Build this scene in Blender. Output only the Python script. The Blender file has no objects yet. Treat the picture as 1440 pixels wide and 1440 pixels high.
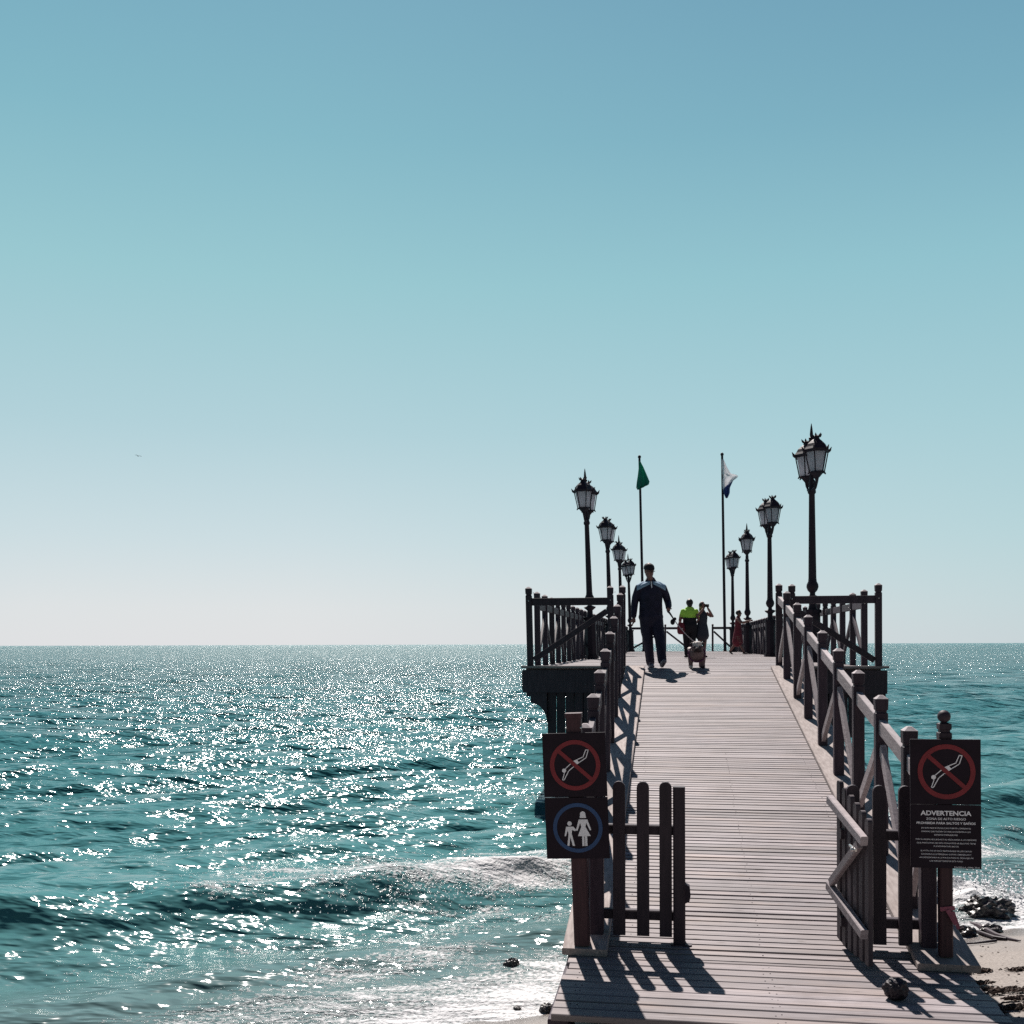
import bpy, bmesh, math, random
import numpy as np
from mathutils import Vector, Matrix
from mathutils.kdtree import KDTree

random.seed(7)
rng = np.random.default_rng(11)
scene = bpy.context.scene
COL = scene.collection
E = 2.6                                   # eye height over the water (z = 0)
F = 1442.0
TH = math.atan(225.0 / F)                 # the pier runs 8.9 degrees right of the view axis
PI = math.pi

# --------------------------------------------------------------------------
# helpers
# --------------------------------------------------------------------------
def W(a, b, z=0.0):
    """pier coordinates (along, across, height) -> world"""
    return Vector((a * math.sin(TH) + b * math.cos(TH), a * math.cos(TH) - b * math.sin(TH), z))

def empty(name, loc, rz=-TH, ry=0.0, label=None, cat=None, group=None):
    o = bpy.data.objects.new(name, None)
    COL.objects.link(o)
    o.empty_display_size = 0.2
    o.location = loc
    o.rotation_euler = (0, ry, rz)
    if label: o['label'] = label
    if cat: o['category'] = cat
    if group: o['group'] = group
    return o

def tag(o, label, cat, group=None, kind=None):
    if label: o['label'] = label
    if cat: o['category'] = cat
    if group: o['group'] = group
    if kind: o['kind'] = kind
    return o

def V3(*a): return Vector(a)

class MB:
    """collects shapes and links them as ONE mesh object"""
    def __init__(self, o=(0, 0, 0)):
        self.v = []; self.f = []; self.m = []; self.t = []; self.o = Vector(o)
    def add(self, verts, faces, mi=0, tint=None):
        k = len(self.v)
        t = random.random() if tint is None else tint
        for p in verts:
            self.v.append((p[0] - self.o[0], p[1] - self.o[1], p[2] - self.o[2])); self.t.append(t)
        for f in faces:
            self.f.append(tuple(k + i for i in f)); self.m.append(mi)
    def loft(self, rings, cap0=True, cap1=True, mi=0, tint=None):
        n = len(rings[0]); vs = [p for r in rings for p in r]; fs = []
        for i in range(len(rings) - 1):
            for j in range(n):
                j2 = (j + 1) % n
                fs.append((i * n + j, i * n + j2, (i + 1) * n + j2, (i + 1) * n + j))
        if cap0: fs.append(tuple(reversed(range(n))))
        if cap1: fs.append(tuple((len(rings) - 1) * n + j for j in range(n)))
        self.add(vs, fs, mi, tint)
    def beam(self, p, q, w, h, up=(0, 0, 1), ch=0.007, mi=0, tint=None):
        p = Vector(p); q = Vector(q); d = (q - p).normalized(); up = Vector(up)
        s = d.cross(up)
        if s.length < 1e-5: s = d.cross(Vector((0, 1, 0)))
        s.normalize(); u = s.cross(d).normalized()
        c = min(ch, w * .3, h * .3); W2 = w / 2; H2 = h / 2
        sec = [(-W2 + c, -H2), (W2 - c, -H2), (W2, -H2 + c), (W2, H2 - c), (W2 - c, H2), (-W2 + c, H2), (-W2, H2 - c), (-W2, -H2 + c)]
        self.loft([[e + s * x + u * y for x, y in sec] for e in (p, q)], mi=mi, tint=tint)
    def box(self, x0, x1, y0, y1, z0, z1, ch=0.006, mi=0, tint=None):
        self.beam(((x0 + x1) / 2, (y0 + y1) / 2, z0), ((x0 + x1) / 2, (y0 + y1) / 2, z1), x1 - x0, y1 - y0, (0, 1, 0), ch, mi, tint)
    def lathe(self, c, prof, n=16, mi=0, phase=0.0, tint=None, axis=None):
        c = Vector(c); rings = []
        for r, z in prof:
            rings.append([c + Vector((r * math.cos(phase + 2 * PI * j / n), r * math.sin(phase + 2 * PI * j / n), z)) for j in range(n)])
        self.loft(rings, mi=mi, tint=tint)
    def tube(self, pts, rad, n=8, mi=0, tint=None):
        pts = [Vector(p) for p in pts]
        if not hasattr(rad, '__len__'): rad = [rad] * len(pts)
        rings = []
        for i, p in enumerate(pts):
            d = (pts[min(i + 1, len(pts) - 1)] - pts[max(i - 1, 0)]).normalized()
            ref = Vector((0, 0, 1)) if abs(d.z) < .9 else Vector((1, 0, 0))
            s = d.cross(ref).normalized(); u = s.cross(d)
            rings.append([p + (s * math.cos(2 * PI * j / n) + u * math.sin(2 * PI * j / n)) * rad[i] for j in range(n)])
        self.loft(rings, mi=mi, tint=tint)
    def ball(self, c, rx, ry=None, rz=None, n=12, mi=0):
        ry = ry or rx; rz = rz or rx
        rings = []
        for i in range(n // 2 + 1):
            ph = -PI / 2 + PI * (i + 0.02) / (n // 2 + 0.04)
            rings.append([Vector((c[0] + rx * math.cos(ph) * math.cos(2 * PI * j / n), c[1] + ry * math.cos(ph) * math.sin(2 * PI * j / n), c[2] + rz * math.sin(ph))) for j in range(n)])
        self.loft(rings, mi=mi)
    def plate(self, pts, y0, y1, mi=0):
        """polygon given in x,z; thickness along y"""
        n = len(pts)
        vs = [(x, y0, z) for x, z in pts] + [(x, y1, z) for x, z in pts]
        fs = [tuple(range(n)), tuple(reversed(range(n, 2 * n)))]
        for i in range(n):
            fs.append((i, (i + 1) % n, n + (i + 1) % n, n + i))
        self.add(vs, fs, mi)
    def ring(self, cx, cz, ro, ri, y0, y1, n=64, mi=0):
        vs = []
        for r in (ro, ri):
            for y in (y0, y1):
                vs += [(cx + r * math.cos(2 * PI * j / n), y, cz + r * math.sin(2 * PI * j / n)) for j in range(n)]
        fs = []
        for j in range(n):
            k = (j + 1) % n
            fs += [(j, k, 2 * n + k, 2 * n + j), (n + j, 3 * n + j, 3 * n + k, n + k), (j, n + j, n + k, k), (2 * n + j, 2 * n + k, 3 * n + k, 3 * n + j)]
        self.add(vs, fs, mi)
    def build(self, name, mats, parent=None, smooth=False, loc=None):
        me = bpy.data.meshes.new(name)
        me.from_pydata(self.v, [], self.f)
        if not isinstance(mats, (list, tuple)): mats = [mats]
        for m in mats: me.materials.append(m)
        if len(mats) > 1: me.polygons.foreach_set('material_index', self.m)
        a = me.attributes.new('tint', 'FLOAT', 'POINT'); a.data.foreach_set('value', self.t)
        bm = bmesh.new(); bm.from_mesh(me)
        big = [f for f in bm.faces if len(f.verts) > 8]
        if big: bmesh.ops.triangulate(bm, faces=big)
        bmesh.ops.recalc_face_normals(bm, faces=bm.faces)
        bm.to_mesh(me); bm.free()
        if smooth:
            me.polygons.foreach_set('use_smooth', [True] * len(me.polygons))
            me.set_sharp_from_angle(angle=math.radians(42))
        me.update()
        o = bpy.data.objects.new(name, me); COL.objects.link(o)
        if parent: o.parent = parent
        if loc is not None: o.location = loc
        return o

def copy_tree(o, parent=None):
    c = o.copy(); COL.objects.link(c)
    if parent: c.parent = parent
    for ch in list(o.children): copy_tree(ch, c)
    return c

# --------------------------------------------------------------------------
# materials
# --------------------------------------------------------------------------
def new_mat(name):
    m = bpy.data.materials.new(name); m.use_nodes = True
    nt = m.node_tree; b = nt.nodes['Principled BSDF']
    return m, nt, b

def N(nt, t, **kw):
    n = nt.nodes.new(t)
    for k, v in kw.items(): setattr(n, k, v)
    return n

def mixc(nt, fac, a, b, mode='MIX'):
    n = nt.nodes.new('ShaderNodeMix'); n.data_type = 'RGBA'; n.blend_type = mode
    L = nt.links
    for sock, val in ((n.inputs[0], fac), (n.inputs[6], a), (n.inputs[7], b)):
        if hasattr(val, 'is_output'): L.new(val, sock)
        elif isinstance(val, (int, float)): sock.default_value = val
        else: sock.default_value = (*val, 1)
    return n.outputs[2]

def math_n(nt, op, a, b=None, c=None, clamp=False):
    n = nt.nodes.new('ShaderNodeMath'); n.operation = op; n.use_clamp = clamp
    for i, v in enumerate((a, b, c)):
        if v is None: continue
        if hasattr(v, 'is_output'): nt.links.new(v, n.inputs[i])
        else: n.inputs[i].default_value = v
    return n.outputs[0]

def ramp(nt, src, stops):
    r = nt.nodes.new('ShaderNodeValToRGB'); el = r.color_ramp.elements
    while len(el) < len(stops): el.new(0.5)
    for e, (p, c) in zip(el, stops):
        e.position = p; e.color = (c, c, c, 1) if isinstance(c, (int, float)) else (*c, 1)
    nt.links.new(src, r.inputs[0]); return r.outputs[0]

def noise(nt, vec, scale, detail=4, rough=.55, dim='3D'):
    n = nt.nodes.new('ShaderNodeTexNoise'); n.inputs['Scale'].default_value = scale
    n.inputs['Detail'].default_value = detail; n.inputs['Roughness'].default_value = rough
    if vec is not None: nt.links.new(vec, n.inputs['Vector'])
    return n.outputs[0]

def coords(nt, scale=(1, 1, 1), rot=(0, 0, 0), kind='Object'):
    tc = N(nt, 'ShaderNodeTexCoord'); mp = N(nt, 'ShaderNodeMapping')
    mp.inputs['Scale'].default_value = scale; mp.inputs['Rotation'].default_value = rot
    nt.links.new(tc.outputs[kind], mp.inputs[0]); return mp.outputs[0]

def timber(name, dark, light, grain=(3, 60, 60), rough=.7, spec=.3, bump=.25, tintamt=.5, stain=0.3, knots=False):
    m, nt, b = new_mat(name)
    v = coords(nt, grain)
    g = noise(nt, v, 1.0, 5, .6)
    at = N(nt, 'ShaderNodeAttribute'); at.attribute_name = 'tint'
    c = mixc(nt, ramp(nt, g, [(.3, 0.0), (.7, 1.0)]), dark, light)
    tf = math_n(nt, 'MULTIPLY_ADD', at.outputs['Fac'], tintamt, 1 - tintamt / 2)
    cm = N(nt, 'ShaderNodeCombineColor')
    for i in range(3): nt.links.new(tf, cm.inputs[i])
    c = mixc(nt, 1.0, c, cm.outputs[0], 'MULTIPLY')
    s = noise(nt, coords(nt, (1.3, 1.3, 1.3)), 1.6, 4, .65)
    c = mixc(nt, math_n(nt, 'MULTIPLY', ramp(nt, s, [(.5, 0.0), (.72, 1.0)]), stain), c, tuple(x * .6 for x in dark))
    if knots:
        vo = N(nt, 'ShaderNodeTexVoronoi'); vo.inputs['Scale'].default_value = 1.0
        nt.links.new(coords(nt, (3.2, 9.5, 9.5)), vo.inputs['Vector'])
        c = mixc(nt, ramp(nt, vo.outputs['Distance'], [(.05, .8), (.13, 0.0)]), c, (.09, .065, .06))
        warm = noise(nt, coords(nt, (1.1, 7, 7)), 1.0, 3, .6)
        c = mixc(nt, ramp(nt, warm, [(.52, 0.0), (.75, .45)]), c, (.36, .27, .23))
        worn_or_sunlit = noise(nt, coords(nt, (.8, .5, .5)), 1.3, 4, .6)
        c = mixc(nt, ramp(nt, worn_or_sunlit, [(.35, .45), (.6, 0.0)]), c, (.20, .165, .16))
    nt.links.new(c, b.inputs['Base Color'])
    b.inputs['Roughness'].default_value = rough
    b.inputs['Specular IOR Level'].default_value = spec
    bp = N(nt, 'ShaderNodeBump'); bp.inputs['Strength'].default_value = bump; bp.inputs['Distance'].default_value = .004
    nt.links.new(g, bp.inputs['Height']); nt.links.new(bp.outputs[0], b.inputs['Normal'])
    return m

def plain(name, col, rough=.6, spec=.4, metallic=0.0, var=.25, scale=14, bump=0.0):
    m, nt, b = new_mat(name)
    g = noise(nt, coords(nt), scale, 4, .6)
    c = mixc(nt, ramp(nt, g, [(.3, 0.0), (.7, 1.0)]), tuple(x * (1 - var) for x in col), tuple(min(1, x * (1 + var)) for x in col))
    nt.links.new(c, b.inputs['Base Color'])
    b.inputs['Roughness'].default_value = rough; b.inputs['Specular IOR Level'].default_value = spec
    b.inputs['Metallic'].default_value = metallic
    if bump:
        bp = N(nt, 'ShaderNodeBump'); bp.inputs['Strength'].default_value = bump; bp.inputs['Distance'].default_value = .01
        nt.links.new(g, bp.inputs['Height']); nt.links.new(bp.outputs[0], b.inputs['Normal'])
    return m

M = {}
M['deck'] = timber('weathered_decking', (.128, .107, .113), (.292, .257, .268), (1.8, 60, 60), .64, .4, .45, .5, .5, knots=True)
M['kerb'] = timber('grey_kerb_board', (.24, .20, .19), (.40, .35, .335), (40, 3, 40), .8, .2, .3, .3, .35)
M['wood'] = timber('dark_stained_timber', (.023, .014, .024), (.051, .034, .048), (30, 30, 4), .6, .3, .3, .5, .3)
M['rail'] = timber('sunlit_handrail_timber', (.20, .165, .175), (.36, .31, .32), (40, 4, 40), .6, .4, .3, .4, .25)  # sunlight painted into rails and braces as a paler timber colour
M['cap_wood'] = timber('sunlit_post_top', (.30, .26, .27), (.46, .41, .42), (30, 30, 30), .7, .3, .3, .3, .2)  # pale colour stands in for sun falling on the post tops
M['gate'] = timber('gate_timber', (.020, .012, .020), (.040, .026, .037), (40, 40, 4), .6, .35, .3, .4, .3)
M['leaf'] = timber('worn_gate_timber', (.034, .025, .033), (.078, .060, .070), (40, 40, 4), .6, .35, .3, .4, .3)
M['signpost'] = timber('reddish_sign_post', (.034, .013, .018), (.070, .029, .036), (40, 40, 3), .6, .35, .3, .4, .2)
M['iron'] = plain('black_cast_iron', (.019, .012, .021), .6, .25, .0, .3, 20)
M['panel'] = plain('dark_brown_sign_board', (.017, .010, .017), .7, .2, 0, .2, 9)
M['red'] = plain('sign_red', (.21, .022, .030), .5, .3, 0, .12, 20)
M['blue'] = plain('sign_blue', (.028, .072, .18), .5, .3, 0, .12, 20)
M['white'] = plain('sign_white', (.88, .86, .89), .5, .3, 0, .06, 20)
M['rock'] = plain('wet_dark_rock', (.030, .025, .027), .35, .5, 0, .6, 14, .9)
M['weed'] = plain('dry_seaweed', (.060, .040, .032), .8, .3, 0, .5, 30)
M['navy'] = plain('navy_tracksuit', (.016, .015, .034), .75, .3, 0, .3, 11, .8)
M['yoke'] = plain('pale_blue_yoke', (.24, .36, .48), .75, .3, 0, .1, 9)
M['skin'] = plain('tanned_skin', (.20, .10, .085), .55, .4, 0, .12, 9)
M['black'] = plain('black_cloth', (.012, .011, .016), .8, .3, 0, .25, 9, .2)
M['lime'] = plain('hi_vis_lime_cloth', (.36, .66, .08), .7, .3, 0, .10, 9)
M['maroon'] = plain('maroon_cloth', (.14, .018, .032), .75, .3, 0, .2, 9, .2)
M['slate'] = plain('slate_cloth', (.030, .034, .050), .75, .3, 0, .2, 9, .2)
M['hair'] = plain('dark_hair', (.014, .011, .012), .55, .4, 0, .3, 40)
M['shoe'] = plain('grey_shoe', (.16, .16, .19), .6, .4, 0, .2, 20)
M['sole'] = plain('pale_sole', (.55, .54, .56), .6, .4, 0, .1, 20)
M['fawn'] = plain('fawn_fur', (.20, .145, .145), .8, .2, 0, .3, 25, .3)
M['pale_fur'] = plain('white_fur', (.62, .57, .53), .8, .2, 0, .15, 25, .3)
M['dark_fur'] = plain('dark_muzzle_fur', (.028, .019, .021), .7, .3, 0, .3, 25, .3)
M['harness'] = plain('purple_harness', (.10, .030, .085), .7, .3, 0, .2, 20)
M['leash'] = plain('pale_leash', (.33, .30, .32), .7, .3, 0, .2, 20)
M['ribbon'] = plain('pink_ribbon', (.28, .085, .12), .7, .3, 0, .2, 20)
M['foam'] = plain('foam_droplets', (.75, .76, .78), .5, .4, 0, .05, 20)
M['sackcloth'] = plain('dark_plastic', (.016, .011, .017), .55, .4, 0, .3, 30, .3)
M['gull'] = plain('gull_grey', (.09, .09, .10), .7, .3, 0, .2, 20)
M['bolt'] = plain('bright_bolt', (.55, .53, .52), .3, .6, .9, .1, 20)

def flag_mat(name, c1, c2, lo, hi):
    m, nt, b = new_mat(name)
    tc = N(nt, 'ShaderNodeTexCoord'); sx = N(nt, 'ShaderNodeSeparateXYZ'); nt.links.new(tc.outputs['Object'], sx.inputs[0])
    at = N(nt, 'ShaderNodeAttribute'); at.attribute_name = 'tint'
    f = ramp(nt, at.outputs['Fac'], [(lo, 0.0), (hi, 1.0)])
    c = mixc(nt, f, c1, c2)
    b.inputs['Roughness'].default_value = .8
    nt.links.new(c, b.inputs['Base Color'])
    tr = N(nt, 'ShaderNodeBsdfTranslucent'); nt.links.new(c, tr.inputs['Color'])
    mx = N(nt, 'ShaderNodeMixShader'); mx.inputs[0].default_value = .45
    nt.links.new(b.outputs[0], mx.inputs[1]); nt.links.new(tr.outputs[0], mx.inputs[2])
    nt.links.new(mx.outputs[0], nt.nodes['Material Output'].inputs['Surface'])
    return m
M['flag_green'] = flag_mat('green_flag_cloth', (.035, .38, .25), (.02, .20, .16), .2, .8)
M['flag_white'] = flag_mat('white_blue_flag_cloth', (.85, .84, .86), (.07, .11, .27), .66, .70)

def lamp_glass():
    m, nt, b = new_mat('frosted_lamp_glass')
    g = noise(nt, coords(nt, (20, 20, 6)), 1.0, 3, .5)
    c = mixc(nt, g, (.50, .50, .56), (.80, .78, .82))
    nt.links.new(c, b.inputs['Base Color']); b.inputs['Roughness'].default_value = .35
    tr = N(nt, 'ShaderNodeBsdfTranslucent'); nt.links.new(c, tr.inputs['Color'])
    mx = N(nt, 'ShaderNodeMixShader'); mx.inputs[0].default_value = .75
    nt.links.new(b.outputs[0], mx.inputs[1]); nt.links.new(tr.outputs[0], mx.inputs[2])
    nt.links.new(mx.outputs[0], nt.nodes['Material Output'].inputs['Surface'])
    return m
M['glass'] = lamp_glass()

# --------------------------------------------------------------------------
# camera, sun, sky
# --------------------------------------------------------------------------
cam = bpy.data.cameras.new('camera'); co = bpy.data.objects.new('camera', cam); COL.objects.link(co)
cam.sensor_width = 36; cam.lens = 36.0 * F / 1440.0
cam.shift_y = 186.0 / 1440.0
cam.clip_start = .05; cam.clip_end = 30000
co.location = (0, 0, E)
co.rotation_euler = (Matrix.Rotation(math.radians(90), 3, 'X') @ Matrix.Rotation(math.radians(-0.16), 3, 'Z')).to_euler()
scene.camera = co

SUN_EL = 52.0
SUN_AZ = -6.0                             # degrees left of the view axis (+Y)
sd = bpy.data.lights.new('sun', 'SUN'); so = bpy.data.objects.new('sun', sd); COL.objects.link(so)
sd.energy = 5.0; sd.angle = math.radians(.5); sd.color = (1.0, .93, .87)
az = math.radians(SUN_AZ); el = math.radians(SUN_EL)
to_sun = Vector((math.sin(az) * math.cos(el), math.cos(az) * math.cos(el), math.sin(el)))
so.rotation_euler = to_sun.to_track_quat('Z', 'Y').to_euler()
so.location = (0, 0, 60)

world = bpy.data.worlds.new('World'); scene.world = world; world.use_nodes = True
wn = world.node_tree; bg = wn.nodes['Background']
sky = wn.nodes.new('ShaderNodeTexSky'); sky.sky_type = 'NISHITA'; sky.sun_disc = False
sky.sun_elevation = el; sky.sun_rotation = az
sky.altitude = 0; sky.air_density = 1.0; sky.dust_density = 1.2; sky.ozone_density = 1.0

# the graded, teal daylight of the place: colour by height above the horizon and by bearing, over the physical sky
tc = wn.nodes.new('ShaderNodeTexCoord'); sx = wn.nodes.new('ShaderNodeSeparateXYZ')
wn.links.new(tc.outputs['Generated'], sx.inputs[0])
def wramp(stops):
    r = wn.nodes.new('ShaderNodeValToRGB'); e = r.color_ramp.elements
    while len(e) < len(stops): e.new(.5)
    for el_, (p, c) in zip(e, stops):
        el_.position = p
        el_.color = (*[((x / 255 + .055) / 1.055) ** 2.4 if x > 10 else x / 255 / 12.92 for x in c], 1)
    return r
left = wramp([(0.0, (226, 228, 231)), (.035, (222, 227, 230)), (.10, (204, 221, 226)), (.20, (178, 210, 217)), (.33, (152, 201, 208)), (.44, (128, 184, 198)), (.53, (114, 170, 190)), (.75, (66, 90, 150)), (1.0, (54, 44, 100))])
right = wramp([(0.0, (200, 214, 219)), (.035, (193, 214, 219)), (.10, (181, 212, 217)), (.20, (165, 206, 213)), (.33, (142, 194, 205)), (.44, (118, 171, 190)), (.53, (105, 157, 181)), (.75, (62, 82, 144)), (1.0, (54, 44, 100))])
for r in (left, right): wn.links.new(sx.outputs[2], r.inputs[0])
brg = math_n(wn, 'ARCTAN2', sx.outputs[0], sx.outputs[1])
side = math_n(wn, 'MULTIPLY_ADD', math_n(wn, 'SUBTRACT', math_n(wn, 'ABSOLUTE', math_n(wn, 'ADD', brg, .32)), .12), 1.35, 0.0, clamp=True)
grad = mixc(wn, side, left.outputs[0], right.outputs[0])
# away from the sun the sky is deeper
back = wn.nodes.new('ShaderNodeMapRange'); back.inputs[1].default_value = -.25; back.inputs[2].default_value = .75
back.inputs[3].default_value = .30; back.inputs[4].default_value = 1.0
wn.links.new(sx.outputs[1], back.inputs[0])
cmb = wn.nodes.new('ShaderNodeCombineColor')
for i in range(3): wn.links.new(back.outputs[0], cmb.inputs[i])
grad = mixc(wn, 1.0, grad, cmb.outputs[0], 'MULTIPLY')
SKY_STR = .06
SKY_SCALE = 1.0 / (1.516 * SKY_STR)
grad = mixc(wn, 1.0, grad, (SKY_SCALE,) * 3, 'MULTIPLY')
final = mixc(wn, .93, sky.outputs[0], grad)
wn.links.new(final, bg.inputs['Color'])
bg.inputs['Strength'].default_value = SKY_STR

scene.view_settings.view_transform = 'Standard'; scene.view_settings.look = 'None'
scene.view_settings.exposure = 0.6; scene.view_settings.gamma = 1.0
scene.view_settings.use_curve_mapping = False

# --------------------------------------------------------------------------
# the sea
# --------------------------------------------------------------------------
SN = np.array([-.422, .907])              # seaward normal of the shore line
S0 = np.array([-.195, 7.05])              # a point on the water's edge
def shore_d(X, Y): return (X - S0[0]) * SN[0] + (Y - S0[1]) * SN[1]
def shore_t(X, Y): return (X - S0[0]) * SN[1] - (Y - S0[1]) * SN[0]

def sstep(x, a, b):
    t = np.clip((x - a) / (b - a), 0, 1); return t * t * (3 - 2 * t)

def vnoise(x, y, seed):
    """smooth value noise, -1..1"""
    r = np.random.default_rng(seed); tab = r.uniform(-1, 1, (256, 256))
    xi = np.floor(x).astype(int); yi = np.floor(y).astype(int)
    fx = x - xi; fy = y - yi; fx = fx * fx * (3 - 2 * fx); fy = fy * fy * (3 - 2 * fy)
    a = tab[xi % 256, yi % 256]; b = tab[(xi + 1) % 256, yi % 256]
    c = tab[xi % 256, (yi + 1) % 256]; d = tab[(xi + 1) % 256, (yi + 1) % 256]
    return (a * (1 - fx) + b * fx) * (1 - fy) + (c * (1 - fx) + d * fx) * fy

def build_sea():
    ys = [4.6]
    while ys[-1] < 14000: ys.append(ys[-1] * (1.0045 if ys[-1] < 60 else 1.008) + .0)
    ys = np.array(ys)
    ks = np.concatenate([np.linspace(-1.6, -.62, 90)[:-1], np.linspace(-.62, .62, 420), np.linspace(.62, 1.6, 90)[1:]])
    Y, K = np.meshgrid(ys, ks, indexing='ij'); X = K * (Y + 1.0)
    d = shore_d(X, Y); t = shore_t(X, Y)
    dy = np.gradient(ys)[:, None] * np.ones_like(Y)
    near = sstep(d, .2, 3.5)
    Z = np.zeros_like(Y)
    r = np.random.default_rng(5)
    # chop: many wave trains about the onshore direction
    lam0 = np.exp(r.uniform(math.log(.45), math.log(9.0), 56))
    for lam in lam0:
        ang = r.normal(0, .33); ph = r.uniform(0, 2 * PI)
        k = 2 * PI / lam
        amp = .0088 * lam ** .95 / (1 + (lam / 6) ** 2) * r.uniform(.6, 1.3)
        fade = sstep(lam / np.maximum(dy, 1e-6), 2.5, 6.0)
        warp = 1.6 * vnoise(X / (lam * 5) + 9, Y / (lam * 5) + 3, int(lam * 1000) % 997)
        arg = k * (d * math.cos(ang) + t * math.sin(ang)) + ph + warp * 2.0
        s = np.sin(arg)
        Z += amp * fade * (s + .28 * np.cos(2 * arg)) * (near if lam > 1.0 else .25 + .75 * near)
    # swells that stand up as they come in
    def swell(d0, A, wf, wb, seed, lat=7.0):
        dd = d - d0 - .55 * vnoise(t / lat + 5, d * 0 + 1.7, seed) - .16 * vnoise(t / 1.5 + 5, d * 0 + 4.7, seed + 1)
        w = np.where(dd < 0, wf, wb)
        am = A * (.78 + .35 * vnoise(t / 5.5 + 3, d * 0 + .4, seed + 2))
        return am * np.exp(-(dd / w) ** 2), dd
    z1, dd1 = swell(4.0, .36, .50, 1.4, 21)
    z2, dd2 = swell(8.4, .15, .9, 1.6, 31)
    z3, dd3 = swell(14.8, .32, 1.1, 2.2, 41, 9)
    z4, dd4 = swell(23.5, .20, 1.8, 2.8, 51, 12)
    z5, dd5 = swell(36.0, .22, 2.5, 4.0, 61, 15)
    z6, dd6 = swell(1.55, .09, .28, .7, 71, 4)
    Z += z1 + z2 + z3 + z4 + z5 + z6
    Z += .012 * vnoise(X * 3.1, Y * 3.1, 81) * sstep(d, -.5, 1.5) * (dy < .25)
    Z = Z * sstep(d, -.4, 1.0) + .006
    # foam: swash along the edge, broken crest near the pier, streaks
    n1 = vnoise(t / 1.7, d / .5, 91) * .6 + vnoise(t / .6, d / .22, 92) * .4
    edge = (1 - sstep(d + .55 * n1, .25, 1.5 + .7 * np.exp(-((t - .2) / 1.8) ** 2))) * np.clip(.25 + .85 * np.exp(-((t - .3) / 2.4) ** 2) + .8 * sstep(t, 3.5, 5.5), 0, 1) * .80
    loc = np.exp(-((t - 1.2) / 2.6) ** 2)            # the break is strongest beside the ramp
    right = np.exp(-((t - 6.5) / 2.6) ** 2)
    crest = np.exp(-((dd1 - .36 + .40 * n1) / .62) ** 2) * np.clip(.14 + .30 * vnoise(t / 2.2 + 7, d * 0 + .2, 97) + .15 * n1 + .62 * np.exp(-((t - .9) / 2.9) ** 2) + .75 * right, 0, 1)
    crest = np.maximum(crest, np.exp(-((dd1 + .02 + .45 * n1) / .55) ** 2) * np.exp(-((t - 1.7) / 1.5) ** 2) * .95)
    back = np.exp(-((d - 2.4 + .5 * n1) / .55) ** 2) * np.clip(.16 + .34 * loc + .7 * right, 0, 1)
    far_break = np.exp(-((dd2 + .3 * n1) / .4) ** 2) * np.exp(-((t - 7.5) / 3.0) ** 2) * .8
    spl = np.exp(-(((X - 4.25) / .75) ** 2 + ((Y - 10.35) / .55) ** 2))
    Z += spl * .16 * (1 + .6 * vnoise(X * 9, Y * 9, 95))
    foam = np.clip(np.maximum.reduce([edge, crest, back * .85, far_break, spl * 1.3]), 0, 1)
    nr, nc = Y.shape
    co_ = np.stack([X, Y, Z], -1).reshape(-1, 3).astype(np.float32)
    i = np.arange(nr * nc).reshape(nr, nc)
    quads = np.stack([i[:-1, :-1], i[:-1, 1:], i[1:, 1:], i[1:, :-1]], -1).reshape(-1, 4)
    dq = d[:-1, :-1].reshape(-1)
    quads = quads[dq > -1.1]
    used = np.unique(quads); remap = np.full(nr * nc, -1); remap[used] = np.arange(len(used))
    quads = remap[quads]; co_ = co_[used]; fo = foam.reshape(-1)[used]; dd = d.reshape(-1)[used]
    me = bpy.data.meshes.new('sea')
    me.vertices.add(len(co_)); me.vertices.foreach_set('co', co_.ravel())
    me.loops.add(quads.size); me.loops.foreach_set('vertex_index', quads.ravel().astype(np.int32))
    me.polygons.add(len(quads))
    me.polygons.foreach_set('loop_start', np.arange(0, quads.size, 4, dtype=np.int32))
    me.polygons.foreach_set('use_smooth', np.ones(len(quads), dtype=bool))
    a = me.attributes.new('foam', 'FLOAT', 'POINT'); a.data.foreach_set('value', fo.astype(np.float32))
    a = me.attributes.new('depth', 'FLOAT', 'POINT'); a.data.foreach_set('value', np.clip(dd, -2, 600).astype(np.float32))
    me.update(calc_edges=True); me.validate()
    o = bpy.data.objects.new('sea', me); COL.objects.link(o)
    m, nt, b = new_mat('sea_water')
    geo = N(nt, 'ShaderNodeNewGeometry')
    mp = N(nt, 'ShaderNodeMapping'); mp.inputs['Rotation'].default_value = (0, 0, -math.atan2(1.88, 4.04)); mp.inputs['Scale'].default_value = (.30, 1, 1)
    nt.links.new(geo.outputs['Position'], mp.inputs[0])
    mp2 = N(nt, 'ShaderNodeMapping'); mp2.inputs['Rotation'].default_value = (0, 0, -.30); mp2.inputs['Scale'].default_value = (.48, 1, 1)
    nt.links.new(geo.outputs['Position'], mp2.inputs[0])
    h1 = noise(nt, mp.outputs[0], .45, 3, .55)
    h2 = noise(nt, mp2.outputs[0], 2.2, 3, .6)
    h3 = noise(nt, mp.outputs[0], 8.0, 2, .6)
    b1 = N(nt, 'ShaderNodeBump'); b1.inputs['Strength'].default_value = 1.0; b1.inputs['Distance'].default_value = .55
    b2 = N(nt, 'ShaderNodeBump'); b2.inputs['Strength'].default_value = 1.0; b2.inputs['Distance'].default_value = .18
    b3 = N(nt, 'ShaderNodeBump'); b3.inputs['Strength'].default_value = 1.0; b3.inputs['Distance'].default_value = .032
    ad = N(nt, 'ShaderNodeAttribute'); ad.attribute_name = 'depth'
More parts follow.
